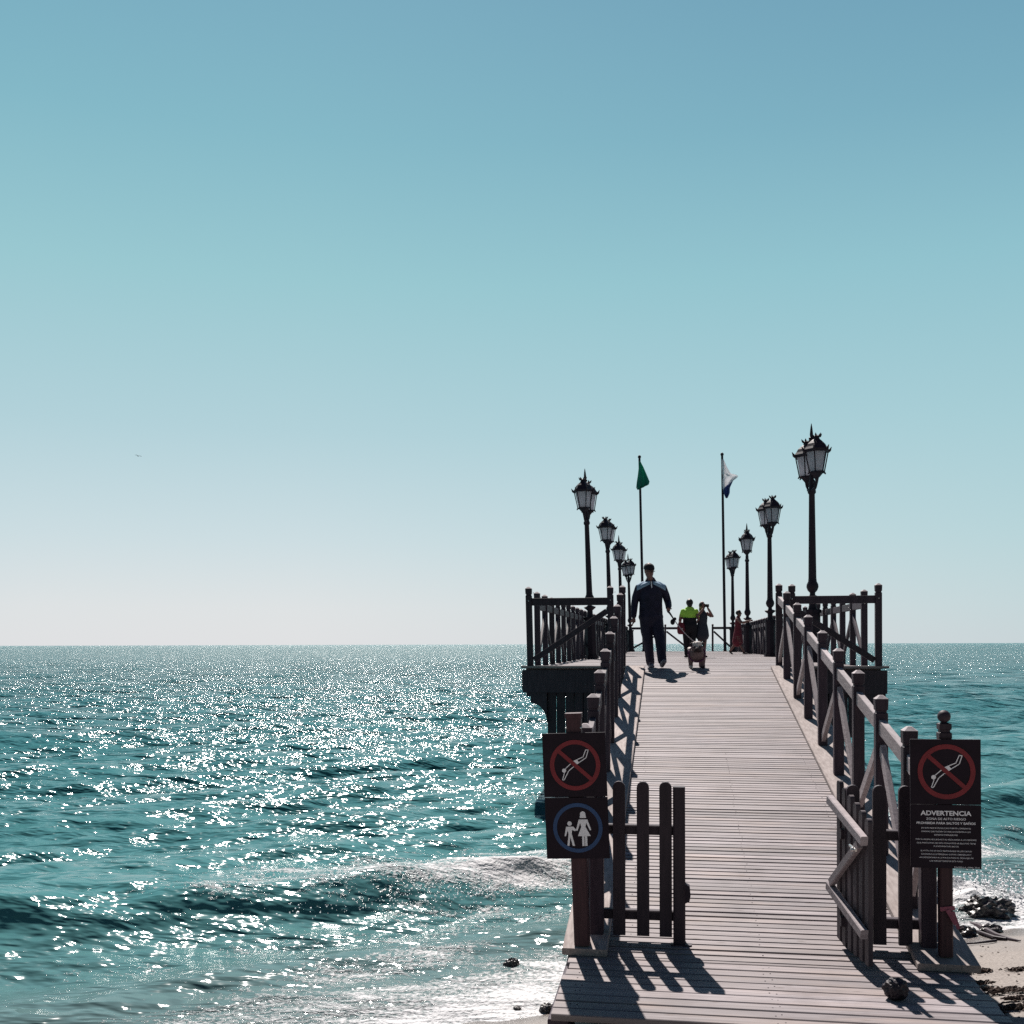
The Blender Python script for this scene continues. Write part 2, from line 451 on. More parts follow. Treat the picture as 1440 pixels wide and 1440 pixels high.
    mr = N(nt, 'ShaderNodeMapRange'); mr.inputs[1].default_value = 6.0; mr.inputs[2].default_value = 90.0; mr.inputs[3].default_value = 1.0; mr.inputs[4].default_value = 4.0
    nt.links.new(ad.outputs['Fac'], mr.inputs[0])          # the open sea is choppier than the lee of the beach
    for h_, b_ in ((h1, b1), (h2, b2), (h3, b3)):
        nt.links.new(math_n(nt, 'MULTIPLY', h_, mr.outputs[0]), b_.inputs['Height'])
    nt.links.new(b1.outputs[0], b2.inputs['Normal']); nt.links.new(b2.outputs[0], b3.inputs['Normal'])
    at = N(nt, 'ShaderNodeAttribute'); at.attribute_name = 'foam'
    depth = math_n(nt, 'DIVIDE', ad.outputs['Fac'], 40.0, clamp=True)
    r = N(nt, 'ShaderNodeValToRGB'); e = r.color_ramp.elements
    e[0].position = 0.0; e[0].color = (.115, .15, .15, 1)
    e[1].position = .09; e[1].color = (.055, .175, .182, 1)
    x = e.new(.35); x.color = (.038, .145, .155, 1)
    x = e.new(1.0); x.color = (.024, .118, .130, 1)
    nt.links.new(depth, r.inputs[0])
    fn1 = noise(nt, mp.outputs[0], 5.5, 5, .7)
    fn2 = noise(nt, geo.outputs['Position'], 26.0, 3, .6)
    fsum = math_n(nt, 'MULTIPLY_ADD', fn2, .75, math_n(nt, 'MULTIPLY', fn1, .70))
    lev = math_n(nt, 'SUBTRACT', math_n(nt, 'MULTIPLY_ADD', at.outputs['Fac'], .52, fsum), .92)
    ff = math_n(nt, 'MULTIPLY', math_n(nt, 'MULTIPLY', lev, 5.0, clamp=True), math_n(nt, 'MULTIPLY', at.outputs['Fac'], 5.0, clamp=True))
    c = mixc(nt, ff, r.outputs[0], (.55, .55, .56))
    nt.links.new(c, b.inputs['Base Color'])
    rr = N(nt, 'ShaderNodeMapRange'); rr.inputs[1].default_value = 25.0; rr.inputs[2].default_value = 260.0; rr.inputs[3].default_value = .12; rr.inputs[4].default_value = .30
    nt.links.new(ad.outputs['Fac'], rr.inputs[0])
    nt.links.new(math_n(nt, 'MULTIPLY_ADD', ff, .55, rr.outputs[0]), b.inputs['Roughness'])
    b.inputs['IOR'].default_value = 1.33
    bf = N(nt, 'ShaderNodeBump'); bf.inputs['Strength'].default_value = .8; bf.inputs['Distance'].default_value = .03
    nt.links.new(math_n(nt, 'MULTIPLY', ff, fn2), bf.inputs['Height']); nt.links.new(b3.outputs[0], bf.inputs['Normal'])
    nt.links.new(bf.outputs[0], b.inputs['Normal'])
    me.materials.append(m)
    tag(o, None, None, kind='structure')
    return o
build_sea()

# --------------------------------------------------------------------------
# the beach
# --------------------------------------------------------------------------
def beach_z(X, Y):
    d = shore_d(X, Y)
    z = np.where(d > -2.2, .01 - .165 * d, .01 + .165 * 2.2 + .02 * (-2.2 - d))
    z = np.where(d > 0, .01 - .11 * d, z)
    return np.maximum(z, -3.0)

def build_beach():
    xs = np.concatenate([np.linspace(-400, -9, 40)[:-1], np.linspace(-9, 12, 330), np.linspace(12, 400, 40)[1:]])
    ys = np.concatenate([np.linspace(-400, -2, 30)[:-1], np.linspace(-2, 3.5, 40)[:-1], np.linspace(3.5, 12, 240), np.linspace(12, 60, 40)[1:]])
    Y, X = np.meshgrid(ys, xs, indexing='ij')
    Z = beach_z(X, Y) + .012 * vnoise(X * 1.3, Y * 1.3, 3) + .008 * vnoise(X * 4, Y * 4, 4) + .004 * vnoise(X * 11, Y * 11, 6)
    nr, nc = Y.shape
    i = np.arange(nr * nc).reshape(nr, nc)
    q = np.stack([i[:-1, :-1], i[:-1, 1:], i[1:, 1:], i[1:, :-1]], -1).reshape(-1, 4)
    me = bpy.data.meshes.new('beach')
    me.from_pydata(np.stack([X, Y, Z], -1).reshape(-1, 3).tolist(), [], q.tolist())
    me.polygons.foreach_set('use_smooth', [True] * len(me.polygons))
    o = bpy.data.objects.new('beach', me); COL.objects.link(o)
    m, nt, b = new_mat('beach_sand')
    v = coords(nt)
    g = noise(nt, v, 2.0, 5, .6); f = noise(nt, v, 55.0, 3, .7)
    c = mixc(nt, g, (.235, .208, .188), (.335, .302, .278))
    c = mixc(nt, ramp(nt, f, [(.35, .7), (.6, 0.0)]), c, (.13, .11, .10))
    geo = N(nt, 'ShaderNodeNewGeometry'); sx = N(nt, 'ShaderNodeSeparateXYZ'); nt.links.new(geo.outputs['Position'], sx.inputs[0])
    wet = ramp(nt, math_n(nt, 'MULTIPLY_ADD', g, .10, sx.outputs[2]), [(.07, 1.0), (.17, 0.0)])
    c = mixc(nt, wet, c, (.13, .112, .104))
    nt.links.new(c, b.inputs['Base Color'])
    nt.links.new(math_n(nt, 'MULTIPLY_ADD', wet, -.6, .9), b.inputs['Roughness'])
    bp = N(nt, 'ShaderNodeBump'); bp.inputs['Strength'].default_value = .6; bp.inputs['Distance'].default_value = .012
    nt.links.new(f, bp.inputs['Height']); nt.links.new(bp.outputs[0], b.inputs['Normal'])
    me.materials.append(m); tag(o, None, None, kind='structure')
build_beach()

def bz(x, y): return float(beach_z(np.array(x), np.array(y)))

# --------------------------------------------------------------------------
# the pier: foot deck, ramp, platform, kerbs, beams, piles
# --------------------------------------------------------------------------
A_END, A_FOOT, A_TOP, A_FAR = 5.86, 7.0, 17.0, 55.2
Z_FOOT, Z_TOP = .47, 2.20
SLOPE = (Z_TOP - Z_FOOT) / (A_TOP - A_FOOT)
def floor_z(a):
    return Z_FOOT if a <= A_FOOT else (Z_TOP if a >= A_TOP else Z_FOOT + (a - A_FOOT) * SLOPE)
BL, BR = -.72, 1.93                        # ramp edges
PL, PR = -2.42, 3.30                       # platform edges

def build_pier():
    org = W(A_FOOT, .6, 0); o3 = (.6, A_FOOT, 0)
    pier = empty('pier', org, label='weathered timber pier, planked ramp rising to a long platform over the sea', cat='pier')
    # foot deck
    mb = MB(o3); p = .122; a = A_END
    while a < A_FOOT - .02:
        jl, jr = random.uniform(-.012, .012), random.uniform(-.012, .012)
        mb.beam((BL + .03 + jl, a + p / 2, Z_FOOT - .02 + random.uniform(-.002, .002)), (BR - .05 + jr, a + p / 2, Z_FOOT - .02 + random.uniform(-.002, .002)), p - random.choice([.010, .013, .016]), .04, ch=.005)
        for bb in (-.6, -.56, .58, .62, 1.78):
            mb.ball((bb + random.uniform(-.006, .006), a + p / 2 + random.uniform(-.02, .02), Z_FOOT - .0005), .0055, .0055, .003, 6, mi=1)
        a += p
    mb.build('foot_deck', [M['deck'], M['iron']], pier)
    # ramp
    mb = MB(o3); p = .0768; a = A_FOOT + .004
    while a < A_TOP - p * .5:
        am = a + p / 2; dz = random.uniform(-.0025, .0025)
        z = floor_z(am) - .02 + dz
        gap = random.choice([.008, .009, .010, .011, .013, .017])
        mb.beam((BL + .02, am, z), (BR - .02, am, z + random.uniform(-.002, .002)), p - gap, .04, up=(0, -SLOPE, 1), ch=.004)
        if a < 12:
            for bb in (-.3, .6, 1.45):
                mb.ball((bb + random.uniform(-.012, .012), am + random.uniform(-.012, .012), z + .0195), .0055, .0055, .003, 6, mi=1)
        a += p
    mb.build('ramp_deck', [M['deck'], M['iron']], pier)
    # platform
    mb = MB(o3); p = .142; a = A_TOP + .004
    while a < A_FAR:
        dz = random.uniform(-.003, .003)
        mb.beam((PL + random.uniform(0, .02), a + p / 2, Z_TOP - .022 + dz), (PR - random.uniform(0, .02), a + p / 2, Z_TOP - .022 + dz), p - .009, .044, ch=.004)
        a += p
    mb.build('platform_deck', M['deck'], pier)
    # kerb boards both sides of the ramp
    for b0, b1, cuts in ((1.57, 1.96, (6.98, 8.9, 9.62, 11.5, 13.4, 15.3, 16.95)), (-.75, -.44, (6.98, 9.3, 11.6, 14.0, 16.95))):
        for c0, c1 in zip(cuts[:-1], cuts[1:]):
            mb = MB(o3)
            bm_ = (b0 + b1) / 2
            mb.beam((bm_, c0 + .004, floor_z(c0) + .028), (bm_, c1 - .004, floor_z(c1) + .028), b1 - b0, .05, up=(0, -SLOPE, 1), ch=.008)
            mb.build('kerb_board', M['kerb'], pier)
    # stringers and joists below
    for bb in (-.66, .6, 1.86):
        mb = MB(o3)
        mb.beam((bb, A_END + .05, Z_FOOT - .135), (bb, A_FOOT, Z_FOOT - .135), .12, .18, up=(0, 0, 1))
        mb.beam((bb, A_FOOT, Z_FOOT - .14), (bb, A_TOP + .1, Z_TOP - .14), .12, .19, up=(0, -SLOPE, 1))
        mb.build('ramp_stringer', M['wood'], pier)
    for bb in (-2.3, -.9, .4, 1.7, 3.06):
        mb = MB(o3); mb.beam((bb, A_TOP + .1, Z_TOP - .17), (bb, A_FAR - .05, Z_TOP - .17), .16, .24); mb.build('platform_joist', M['wood'], pier)
    # fascia beams of the two wings and the long sides
    for b0, b1 in ((-2.46, BL - .06), (BR + .06, 3.36)):
        mb = MB(o3); mb.box(b0, b1, A_TOP - .10, A_TOP - .004, Z_TOP - .40, Z_TOP - .03, ch=.012); mb.build('fascia_beam', M['wood'], pier)
        mb = MB(o3); mb.box(b0 - .02, b1 + .02, A_TOP - .14, A_TOP + .02, Z_TOP + .002, Z_TOP + .04, ch=.008); mb.build('edge_board', M['deck'], pier)
    mb = MB(o3); mb.box(BL - .04, BR + .04, A_TOP - .06, A_TOP + .10, Z_TOP - .30, Z_TOP - .05, ch=.01); mb.build('fascia_beam', M['wood'], pier)
    for b0 in (-2.49, 3.27):
        mb = MB(o3); mb.box(b0, b0 + .09, A_TOP + .02, A_FAR, Z_TOP - .36, Z_TOP - .05); mb.build('fascia_beam', M['wood'], pier)
    mb = MB(o3); mb.box(PL, PR, A_FAR - .002, A_FAR + .09, Z_TOP - .36, Z_TOP - .03); mb.build('fascia_beam', M['wood'], pier)
    # plank cladding under the front of the platform
    for b0, b1 in ((-2.06, BL - .08), (BR + .1, 3.0)):
        mb = MB(o3); x = b0
        while x < b1 - .05:
            w = min(.15, b1 - x)
            mb.box(x + .004, x + w - .004, A_TOP + .02 + random.uniform(0, .012), A_TOP + .07, Z_TOP - 1.15 + random.uniform(-.05, .05), Z_TOP - .402)
            x += .15
        mb.build('plank_cladding', M['wood'], pier)
    # curved knee brackets at the outer corners
    for b0, sgn in ((-2.06, -1), (3.0, 1)):
        mb = MB(o3)
        pts = [(b0, Z_TOP - .402), (b0 + sgn * .34, Z_TOP - .402), (b0 + sgn * .34, Z_TOP - .47), (b0 + sgn * .27, Z_TOP - .47), (b0 + sgn * .27, Z_TOP - .58)]
        for k in range(9):
            t = k / 8 * PI / 2
            pts.append((b0 + sgn * (.27 - .27 * math.sin(t)), Z_TOP - .58 - .32 * (1 - math.cos(t))))
        if sgn > 0: pts = pts[::-1]
        mb.plate(pts, A_TOP - .06, A_TOP + .06); mb.build('knee_bracket', M['wood'], pier)
    # piles
    for aa in (9.2, 11.8, 14.4):
        for bb in (-.6, 1.8):
            mb = MB(o3); mb.lathe((bb, aa, 0), [(.11, -1.6), (.105, 0), (.10, floor_z(aa) - .235)], 14); mb.build('pile', M['wood'], pier, True)
    aa = 17.25
    while aa < 55:
        for bb in (-1.5, .5, 2.5):
            mb = MB(o3); mb.lathe((bb, aa, 0), [(.15, -3.2), (.145, 0), (.14, Z_TOP - .29)], 14); mb.build('pile', M['wood'], pier, True)
        mb = MB(o3); mb.box(-2.3, 3.06, aa - .1, aa + .1, Z_TOP - .47, Z_TOP - .292); mb.build('cross_beam', M['wood'], pier)
        aa += 5.4
build_pier()

# --------------------------------------------------------------------------
# railings
# --------------------------------------------------------------------------
def add_post(mb, b, a, z0, z1, w=.1, lean=0.0):
    """square post with a groove and a low pyramid top"""
    h = z1 - z0
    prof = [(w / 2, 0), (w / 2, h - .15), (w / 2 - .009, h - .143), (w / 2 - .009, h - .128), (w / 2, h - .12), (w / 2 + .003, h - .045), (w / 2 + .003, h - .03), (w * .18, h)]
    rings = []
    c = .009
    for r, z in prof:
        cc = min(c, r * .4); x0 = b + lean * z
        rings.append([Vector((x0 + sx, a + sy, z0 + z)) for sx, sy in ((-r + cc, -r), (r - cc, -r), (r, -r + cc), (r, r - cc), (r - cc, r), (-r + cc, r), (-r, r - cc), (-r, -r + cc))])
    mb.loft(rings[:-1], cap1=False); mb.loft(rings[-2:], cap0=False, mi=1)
    mb.ball((b + lean * (h - .25), a - w / 2 - .002, z1 - .235), .011, .006, .011, 8, mi=2)
    mb.ball((b + w / 2 + .001, a - .01, z1 - .10), .006, .012, .012, 8, mi=2)

def railing(label, pts, mats, post_h=1.37, rail_drop=.19, rail_h=.125, apex_odd=True, lean=0.0, skip_braces=(), group='pier railings', side=0.0, single=None, cat='railing'):
    """pts: (a, b) posts in order; per bay a handrail and a slanting brace"""
    a0, b0 = pts[0]
    o3 = (b0, a0, floor_z(a0))
    e = empty('railing', W(a0, b0, floor_z(a0)), label=label, cat=cat, group=group)
    pm, rm, bm_ = mats
    for a, b in pts:
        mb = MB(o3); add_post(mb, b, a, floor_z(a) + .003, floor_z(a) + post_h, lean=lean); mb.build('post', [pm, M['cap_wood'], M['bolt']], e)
    for k in range(len(pts) - 1):
        (a1, b1), (a2, b2) = pts[k], pts[k + 1]
        d = Vector((b2 - b1, a2 - a1)).normalized()
        z1 = floor_z(a1) + post_h - rail_drop - rail_h / 2; z2 = floor_z(a2) + post_h - rail_drop - rail_h / 2
        L = math.hypot(b2 - b1, a2 - a1); f = .052 / L
        P = Vector((b1 + lean * (post_h - .2), a1, z1)); Q = Vector((b2 + lean * (post_h - .2), a2, z2))
        mb = MB(o3); mb.beam(P.lerp(Q, f), P.lerp(Q, 1 - f), .055, rail_h, ch=.006); mb.build('handrail', rm, e)
        if k in skip_braces: continue
        up_at_2 = ((k % 2 == 0) == apex_odd) if single is None else single
        zt1 = z1 - rail_h / 2 - .01; zt2 = z2 - rail_h / 2 - .01
        zb1 = floor_z(a1) + .10; zb2 = floor_z(a2) + .10
        if up_at_2: P = Vector((b1, a1, zb1)); Q = Vector((b2 + lean * post_h * .8, a2, zt2 - .05))
        else: P = Vector((b1 + lean * post_h * .8, a1, zt1 - .05)); Q = Vector((b2, a2, zb2))
        f = .06 / L
        mb = MB(o3); mb.beam(P.lerp(Q, f), P.lerp(Q, 1 - f), .045, .095, ch=.005); mb.build('brace', bm_, e)
    return e

RA = [17.1, 15.95, 14.65, 13.5, 12.25, 11.1, 9.95, 8.9, 7.87]
dark = (M['wood'], M['wood'], M['wood']); worn_or_sunlit = (M['wood'], M['rail'], M['rail'])  # second set: painted sunlight on handrails and braces of the right railing
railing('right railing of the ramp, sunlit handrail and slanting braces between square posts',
        [(a, 1.715) for a in RA] + [(7.25, 1.695)], worn_or_sunlit, group='ramp railings')
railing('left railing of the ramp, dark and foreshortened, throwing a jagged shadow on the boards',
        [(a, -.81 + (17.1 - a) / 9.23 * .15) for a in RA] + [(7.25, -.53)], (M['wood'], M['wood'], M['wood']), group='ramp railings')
railing('front railing of the left wing, beside the lamp nearest on the left, one long brace',
        [(17.0, -2.34), (17.02, -.98)], dark, post_h=1.36, lean=-.022, single=True, group='wing front railings')
railing('front railing of the right wing, under the tallest lamp, one long brace sloping right',
        [(16.94, 1.90), (16.94, 3.23)], dark, post_h=1.36, single=False, group='wing front railings')
def side_pts(b, a0, a1, n):
    return [(a0 + (a1 - a0) * i / n, b) for i in range(n + 1)]
railing('left side railing of the platform, running from the left wing out to sea', side_pts(-2.35, 18.05, 54.9, 33), dark, post_h=1.33, lean=-.012, group='platform side railings')
railing('right side railing of the platform, running from the right wing out to sea', side_pts(3.22, 18.1, 54.9, 33), dark, post_h=1.31, group='platform side railings')
railing('far end railing behind the walking man, left of the opening', [(55.1, -2.2), (55.1, -.35), (55.1, .92)], dark, post_h=1.45, rail_drop=.16, group='far end railings', apex_odd=True)
railing('far end railing behind the woman in red, right of the opening', [(55.1, 2.12), (55.1, 3.18)], dark, post_h=1.45, rail_drop=.16, group='far end railings', single=False)

# --------------------------------------------------------------------------
# gate at the foot of the ramp
# --------------------------------------------------------------------------
def picket(mb, b, a, z0, z1, w=.086, t=.034):
    pts = [(b - w / 2, z0), (b + w / 2, z0)]
    for k in range(9):
        t_ = k / 8 * PI
        pts.append((b + w / 2 * math.cos(t_), z1 - w / 2 + w / 2 * math.sin(t_)))
    mb.plate(pts, a - t / 2, a + t / 2)

GZ0, GZ1 = .555, 1.635
def fixed_panel(label, pks, b0, b1, a, lead_post=None):
    o3 = (pks[0], a, Z_FOOT)
    e = empty('picket_fence_panel', W(a, pks[0], Z_FOOT), label=label, cat='fence panel', group='picket fence panels at the ramp foot')
    for b in pks:
        mb = MB(o3); picket(mb, b, a, GZ0, GZ1); mb.build('picket', M['gate'], e)
    for z in (1.29, .69):
        mb = MB(o3); mb.beam((b0, a + .05, z), (b1, a + .05, z), .06, .068); mb.build('rail', M['gate'], e)
    if lead_post is not None:
        mb = MB(o3); mb.box(lead_post - .042, lead_post + .042, a - .045, a + .045, Z_FOOT + .003, GZ1 - .03, ch=.012); mb.build('gate_post', M['gate'], e)
        mb = MB(o3); mb.box(lead_post - .06, lead_post + .085, a - .06, a + .06, Z_FOOT + .002, Z_FOOT + .045, ch=.008); mb.build('post_foot', M['gate'], e)
        mb = MB(o3); mb.plate([(lead_post + .042, .93), (lead_post + .072, .915), (lead_post + .078, .85), (lead_post + .07, .81), (lead_post + .042, .795)], a - .03, a + .03); mb.build('latch', M['iron'], e)
    return e
fixed_panel('picket panel left of the ramp entrance, three round-topped pickets and a latch post', [-.372, -.205, -.048], -.48, .02, 7.25, .045)
fixed_panel('picket panel right of the ramp entrance, half hidden behind the open gate leaf', [1.215, 1.388, 1.556], 1.14, 1.75, 7.27)

def open_leaf():
    # stands swung open, nearly end-on to the view, pickets getting shorter to its free end
    pA = Vector((2.285, 7.17)); pB = Vector((2.300, 6.60))
    d = pB - pA; L = d.length
    e = empty('picket_gate', (pA.x, pA.y, Z_FOOT), rz=math.atan2(d.y, d.x), label='open picket gate leaf seen end-on beside the right picket panel, sunlit Z frame', cat='gate')
    n = 6
    for k in range(n):
        x = L * (k + .2) / (n - .6); z1 = 1.175 - .175 * (k / (n - 1)); z0 = .05
        mb = MB(); picket(mb, x, 0, z0, z1, .062, .03); mb.build('picket', M['leaf'], e)
    y = -.045
    mb = MB(); mb.beam((-.06, y, 1.03), (L + .02, y, .86), .05, .065); mb.build('rail', M['rail'], e)
    mb = MB(); mb.beam((-.08, y, .42), (L + .02, y, .26), .05, .065); mb.build('rail', M['rail'], e)
    mb = MB(); mb.beam((-.02, y - .004, .455), (L - .05, y - .004, .83), .04, .06); mb.build('brace', M['rail'], e)
    mb = MB(); mb.beam((L - .1, y - .05, .81), (L + .01, y - .05, .80), .015, .02); mb.ball((L - .02, y - .06, .80), .016, mi=0); mb.build('latch', M['bolt'], e)
open_leaf()

# --------------------------------------------------------------------------
# signs
# --------------------------------------------------------------------------
def text_obj(name, body, size, x, y, z, mat, parent, align='CENTER', bold=0.0, width=None):
    cu = bpy.data.curves.new(name, 'FONT'); cu.body = body; cu.size = size; cu.align_x = align
    cu.extrude = .0008; cu.offset = bold; cu.resolution_u = 3; cu.space_line = 1.0
    o = bpy.data.objects.new(name + '_curve', cu); COL.objects.link(o)
    dg = bpy.context.evaluated_depsgraph_get(); dg.update()
    me = bpy.data.meshes.new_from_object(o.evaluated_get(dg))
    bpy.data.objects.remove(o)
    xs = [v.co.x for v in me.vertices]; w = max(xs) - min(xs); cx = (max(xs) + min(xs)) / 2
    sc = (width / w) if width else 1.0
    for v in me.vertices:
        px = ((v.co.x - cx) * sc) if align == 'CENTER' else (v.co.x - max(xs)) * sc
        v.co = (x + px, y - v.co.z, z + v.co.y * (sc if width and sc < 1 else 1))
    me.materials.clear(); me.materials.append(mat)
    ob = bpy.data.objects.new(name, me); COL.objects.link(ob); ob.parent = parent
    return ob

U = .000775
def no_diving(panel, cx, cz, y, sc=1.0):
    """red ring with a bar over an outlined diver; y is the panel face, pieces stand just proud"""
    u = U * sc
    def P(px, pz): return (cx + (px - 363) * u, cz - (pz - 475) * u)
    def stroke(mb, pts, w=7):
        pts = [P(*p) for p in pts]
        for (x0, z0), (x1, z1) in zip(pts[:-1], pts[1:]):
            dx, dz = x1 - x0, z1 - z0; L = math.hypot(dx, dz); nx, nz = -dz / L * w * u / 2, dx / L * w * u / 2
            ex, ez = dx / L * w * u * .4, dz / L * w * u * .4
            mb.plate([(x0 - ex + nx, z0 - ez + nz), (x1 + ex + nx, z1 + ez + nz), (x1 + ex - nx, z1 + ez - nz), (x0 - ex - nx, z0 - ez - nz)], y - .0015, y + .001)
    mb = MB()
    stroke(mb, [(352, 440), (436, 404), (462, 342), (484, 345), (462, 412), (400, 452), (374, 470)])
    stroke(mb, [(352, 448), (325, 462), (276, 505), (266, 545), (247, 603), (262, 604), (305, 525), (345, 492), (366, 482)])
    mb.plate([P(350, 440), P(382, 428), P(402, 455), P(376, 470)], y - .0017, y + .001)
    x, z = P(264, 521); mb.plate([(x + 18 * u * math.cos(k * PI / 10), z + 18 * u * math.sin(k * PI / 10)) for k in range(20)], y - .0017, y + .001)
    mb.build('diver_pictogram', M['white'], panel)
    mb = MB(); mb.ring(cx, cz, 222 * u, 184 * u, y - .003, y + .001)
    a = math.radians(-42); r = 200 * u; w = 17 * u
    dx, dz = math.cos(a), math.sin(a)
    mb.plate([(cx - dx * r - dz * w, cz - dz * r + dx * w), (cx + dx * r - dz * w, cz + dz * r + dx * w), (cx + dx * r + dz * w, cz + dz * r - dx * w), (cx - dx * r + dz * w, cz - dz * r - dx * w)], y - .0036, y - .0019)
    mb.build('prohibition_ring', M['red'], panel)

def left_sign():
    a, b = 7.05, -.615; z0 = floor_z(a) + .058
    e = empty('warning_sign', W(a, b, z0), ry=-.036, label='left sign post, red no-diving board above a blue ring with adult and child', cat='sign')
    mb = MB(); mb.box(-.052, .052, -.052, .052, 0, 1.555, ch=.008); mb.build('post', M['signpost'], e)
    mb = MB(); mb.box(-.058, .058, -.058, .058, 1.556, 1.59, ch=.012); mb.build('post_cap', M['signpost'], e)
    zE = E - z0
    yf = -.052 - .022
    p1 = MB(); p1.box(-.216, .216, yf, -.053, zE - 1.040, zE - .606, ch=.004); p1 = p1.build('sign_board', M['panel'], e)
    p1['label'] = 'board with a red ring crossing out a diver'
    no_diving(p1, 0.004, zE - .825, yf)
    p2 = MB(); p2.box(-.214, .216, yf, -.053, zE - 1.462, zE - 1.047, ch=.004); p2 = p2.build('sign_board', M['panel'], e)
    p2['label'] = 'board with a blue ring round an adult and child'
    cx, cz = .006, zE - 1.252
    mb = MB(); mb.ring(cx, cz, 218 * U, 184 * U, yf - .003, yf + .001); mb.build('blue_ring', M['blue'], p2)
    def P(px, pz): return (cx + (px - 385) * U, cz - (pz - 1028) * U)
    y0, y1 = yf - .002, yf + .001
    mb = MB()
    def disc(px, pz, r): 
        x, z = P(px, pz); mb.plate([(x + r * U * math.cos(k * PI / 10), z + r * U * math.sin(k * PI / 10)) for k in range(20)], y0, y1)
    disc(433, 908, 24)
    mb.plate([P(411, 905), P(455, 905), P(462, 942), P(405, 942)], y0 - .0002, y1)
    mb.plate([P(*q) for q in ((396, 955), (472, 955), (503, 1048), (491, 1052), (461, 985), (453, 1020), (497, 1101), (384, 1101), (416, 1020), (408, 985), (382, 1056), (368, 1050))], y0, y1)
    mb.plate([P(*q) for q in ((420, 1101), (440, 1101), (440, 1188), (420, 1188))], y0 - .0002, y1); mb.plate([P(*q) for q in ((445, 1101), (465, 1101), (465, 1188), (445, 1188))], y0 - .0002, y1)
    mb.build('adult_pictogram', M['white'], p2)
    mb = MB(); disc(314, 990, 20)
    mb.plate([P(*q) for q in ((283, 1017), (345, 1017), (370, 1044), (362, 1058), (334, 1046), (330, 1080), (355, 1186), (335, 1186), (316, 1108), (306, 1186), (288, 1183), (302, 1080), (295, 1050), (278, 1102), (266, 1098))], y0, y1)
    mb.build('child_pictogram', M['white'], p2)
    for bx, bz_ in ((-.05, 1.49), (.05, 1.49)):
        mb = MB(); mb.ball((bx, -.05, bz_), .008, n=8); mb.build('bolt', M['bolt'], e)
left_sign()

def right_sign():
    a, b = 7.10, 1.772; z0 = floor_z(a) + .058
    e = empty('warning_sign', W(a, b, z0), ry=-.004, label='right sign post with ball top, no-diving ring and long written warning', cat='sign')
    zE = E - z0
    mb = MB(); mb.box(-.040, .040, -.040, .040, 0, zE - .62, ch=.008); mb.build('post', M['signpost'], e)
    mb = MB()
    t = zE - .62
    mb.lathe((0, 0, t), [(.056, .001), (.056, .03), (.043, .036), (.043, .05), (.054, .055), (.054, .09), (.03, .097), (.022, .10)], 4, phase=PI / 4)
    mb.build('post_cap', M['wood'], e)
    mb = MB(); mb.ball((0, 0, t + .138), .042, n=20); mb.build('ball_finial', M['wood'], e, True)
    yf = -.040 - .022
    cx = -.008
    p = MB(); p.box(cx - .219, cx + .219, yf, -.041, zE - 1.468, zE - 1.056, ch=.004); q = MB(); q.box(cx - .219, cx + .219, yf, -.041, zE - 1.0515, zE - .628, ch=.004)
    up = q.build('sign_board', M['panel'], e); up['label'] = 'upper board with a red ring crossing out a diver'
    lo = p.build('sign_board', M['panel'], e); lo['label'] = 'lower board with white written warning'
    no_diving(up, cx + .005, zE - .838, yf, 1.04)
    def zpix(v): return zE + (904.4 - v) / 216.0
    lines = [('ADVERTENCIA', 1147, .042, .315, .0011), ('ZONA DE ALTO RIESGO', 1153.5, .021, .245, .0002), ('PROHIBIDA PARA SALTOS Y BA\u00d1OS', 1159.5, .021, .365, .0004),
             ('EN ESTE MAR SE PRODUCEN FUERTES CORRIENTES', 1166, .0125, .305, 0), ('MARINAS QUE PUEDEN CAUSAR ACCIDENTES A LOS', 1170.8, .0125, .305, 0), ('BA\u00d1ISTAS IMPRUDENTES', 1175.5, .0125, .145, 0),
             ('POR SU PROPIA SEGURIDAD Y EL RESGUARDO A LOS MENORES', 1182, .0125, .375, 0), ('QUE PARTICIPAN DE ESTA ZONA ESTE MUELLE NO TIENE', 1187, .0125, .365, 0), ('PLATAFORMA PARA SALTOS', 1191.5, .0125, .155, 0),
             ('EL AYTO. NO SE HACE RESPONSABLE DE LOS DA\u00d1OS', 1198, .0125, .315, 0), ('CAUSADOS A LAS PERSONAS QUE NO OBEDEZCAN Y', 1202.8, .0125, .31, 0), ('LAS DENUNCIARA A LA POLICIA PARA EL DESALOJO DE', 1207.5, .0125, .335, 0), ('LOS INFRACTORES DE ESTE AVISO', 1212.3, .0125, .205, 0)]
    for body, v, sz, wd, bold in lines:
        text_obj('lettering', body, sz, cx, yf - .001, zpix(v), M['white'], lo, bold=bold, width=wd)
    text_obj('lettering', 'MARBELLA, ABRIL 2010', .0125, cx + .205, yf - .001, zpix(1220.5), M['white'], lo, align='RIGHT', width=.155)
right_sign()

def ribbon():
    b, a = 1.772, 7.10
    o = W(a, b, 0)
    e = MB()
    z = .86
    e.beam((-.044, -.046, z), (.046, -.049, z + .012), .004, .028, ch=.001)
    for (x0, z0, x1, z1, w) in ((.0, z, .05, z - .09, .03), (.03, z - .01, .066, z - .12, .024)):
        e.beam((x0, -.056, z0), (x1, -.066, z1), .003, w, up=(1, 0, 0), ch=.001)
    ob = e.build('ribbon', M['ribbon'], None); ob.location = o; ob.rotation_euler = (0, 0, -TH)
    tag(ob, 'faded pink ribbon tied round the right sign post', 'ribbon')
ribbon()

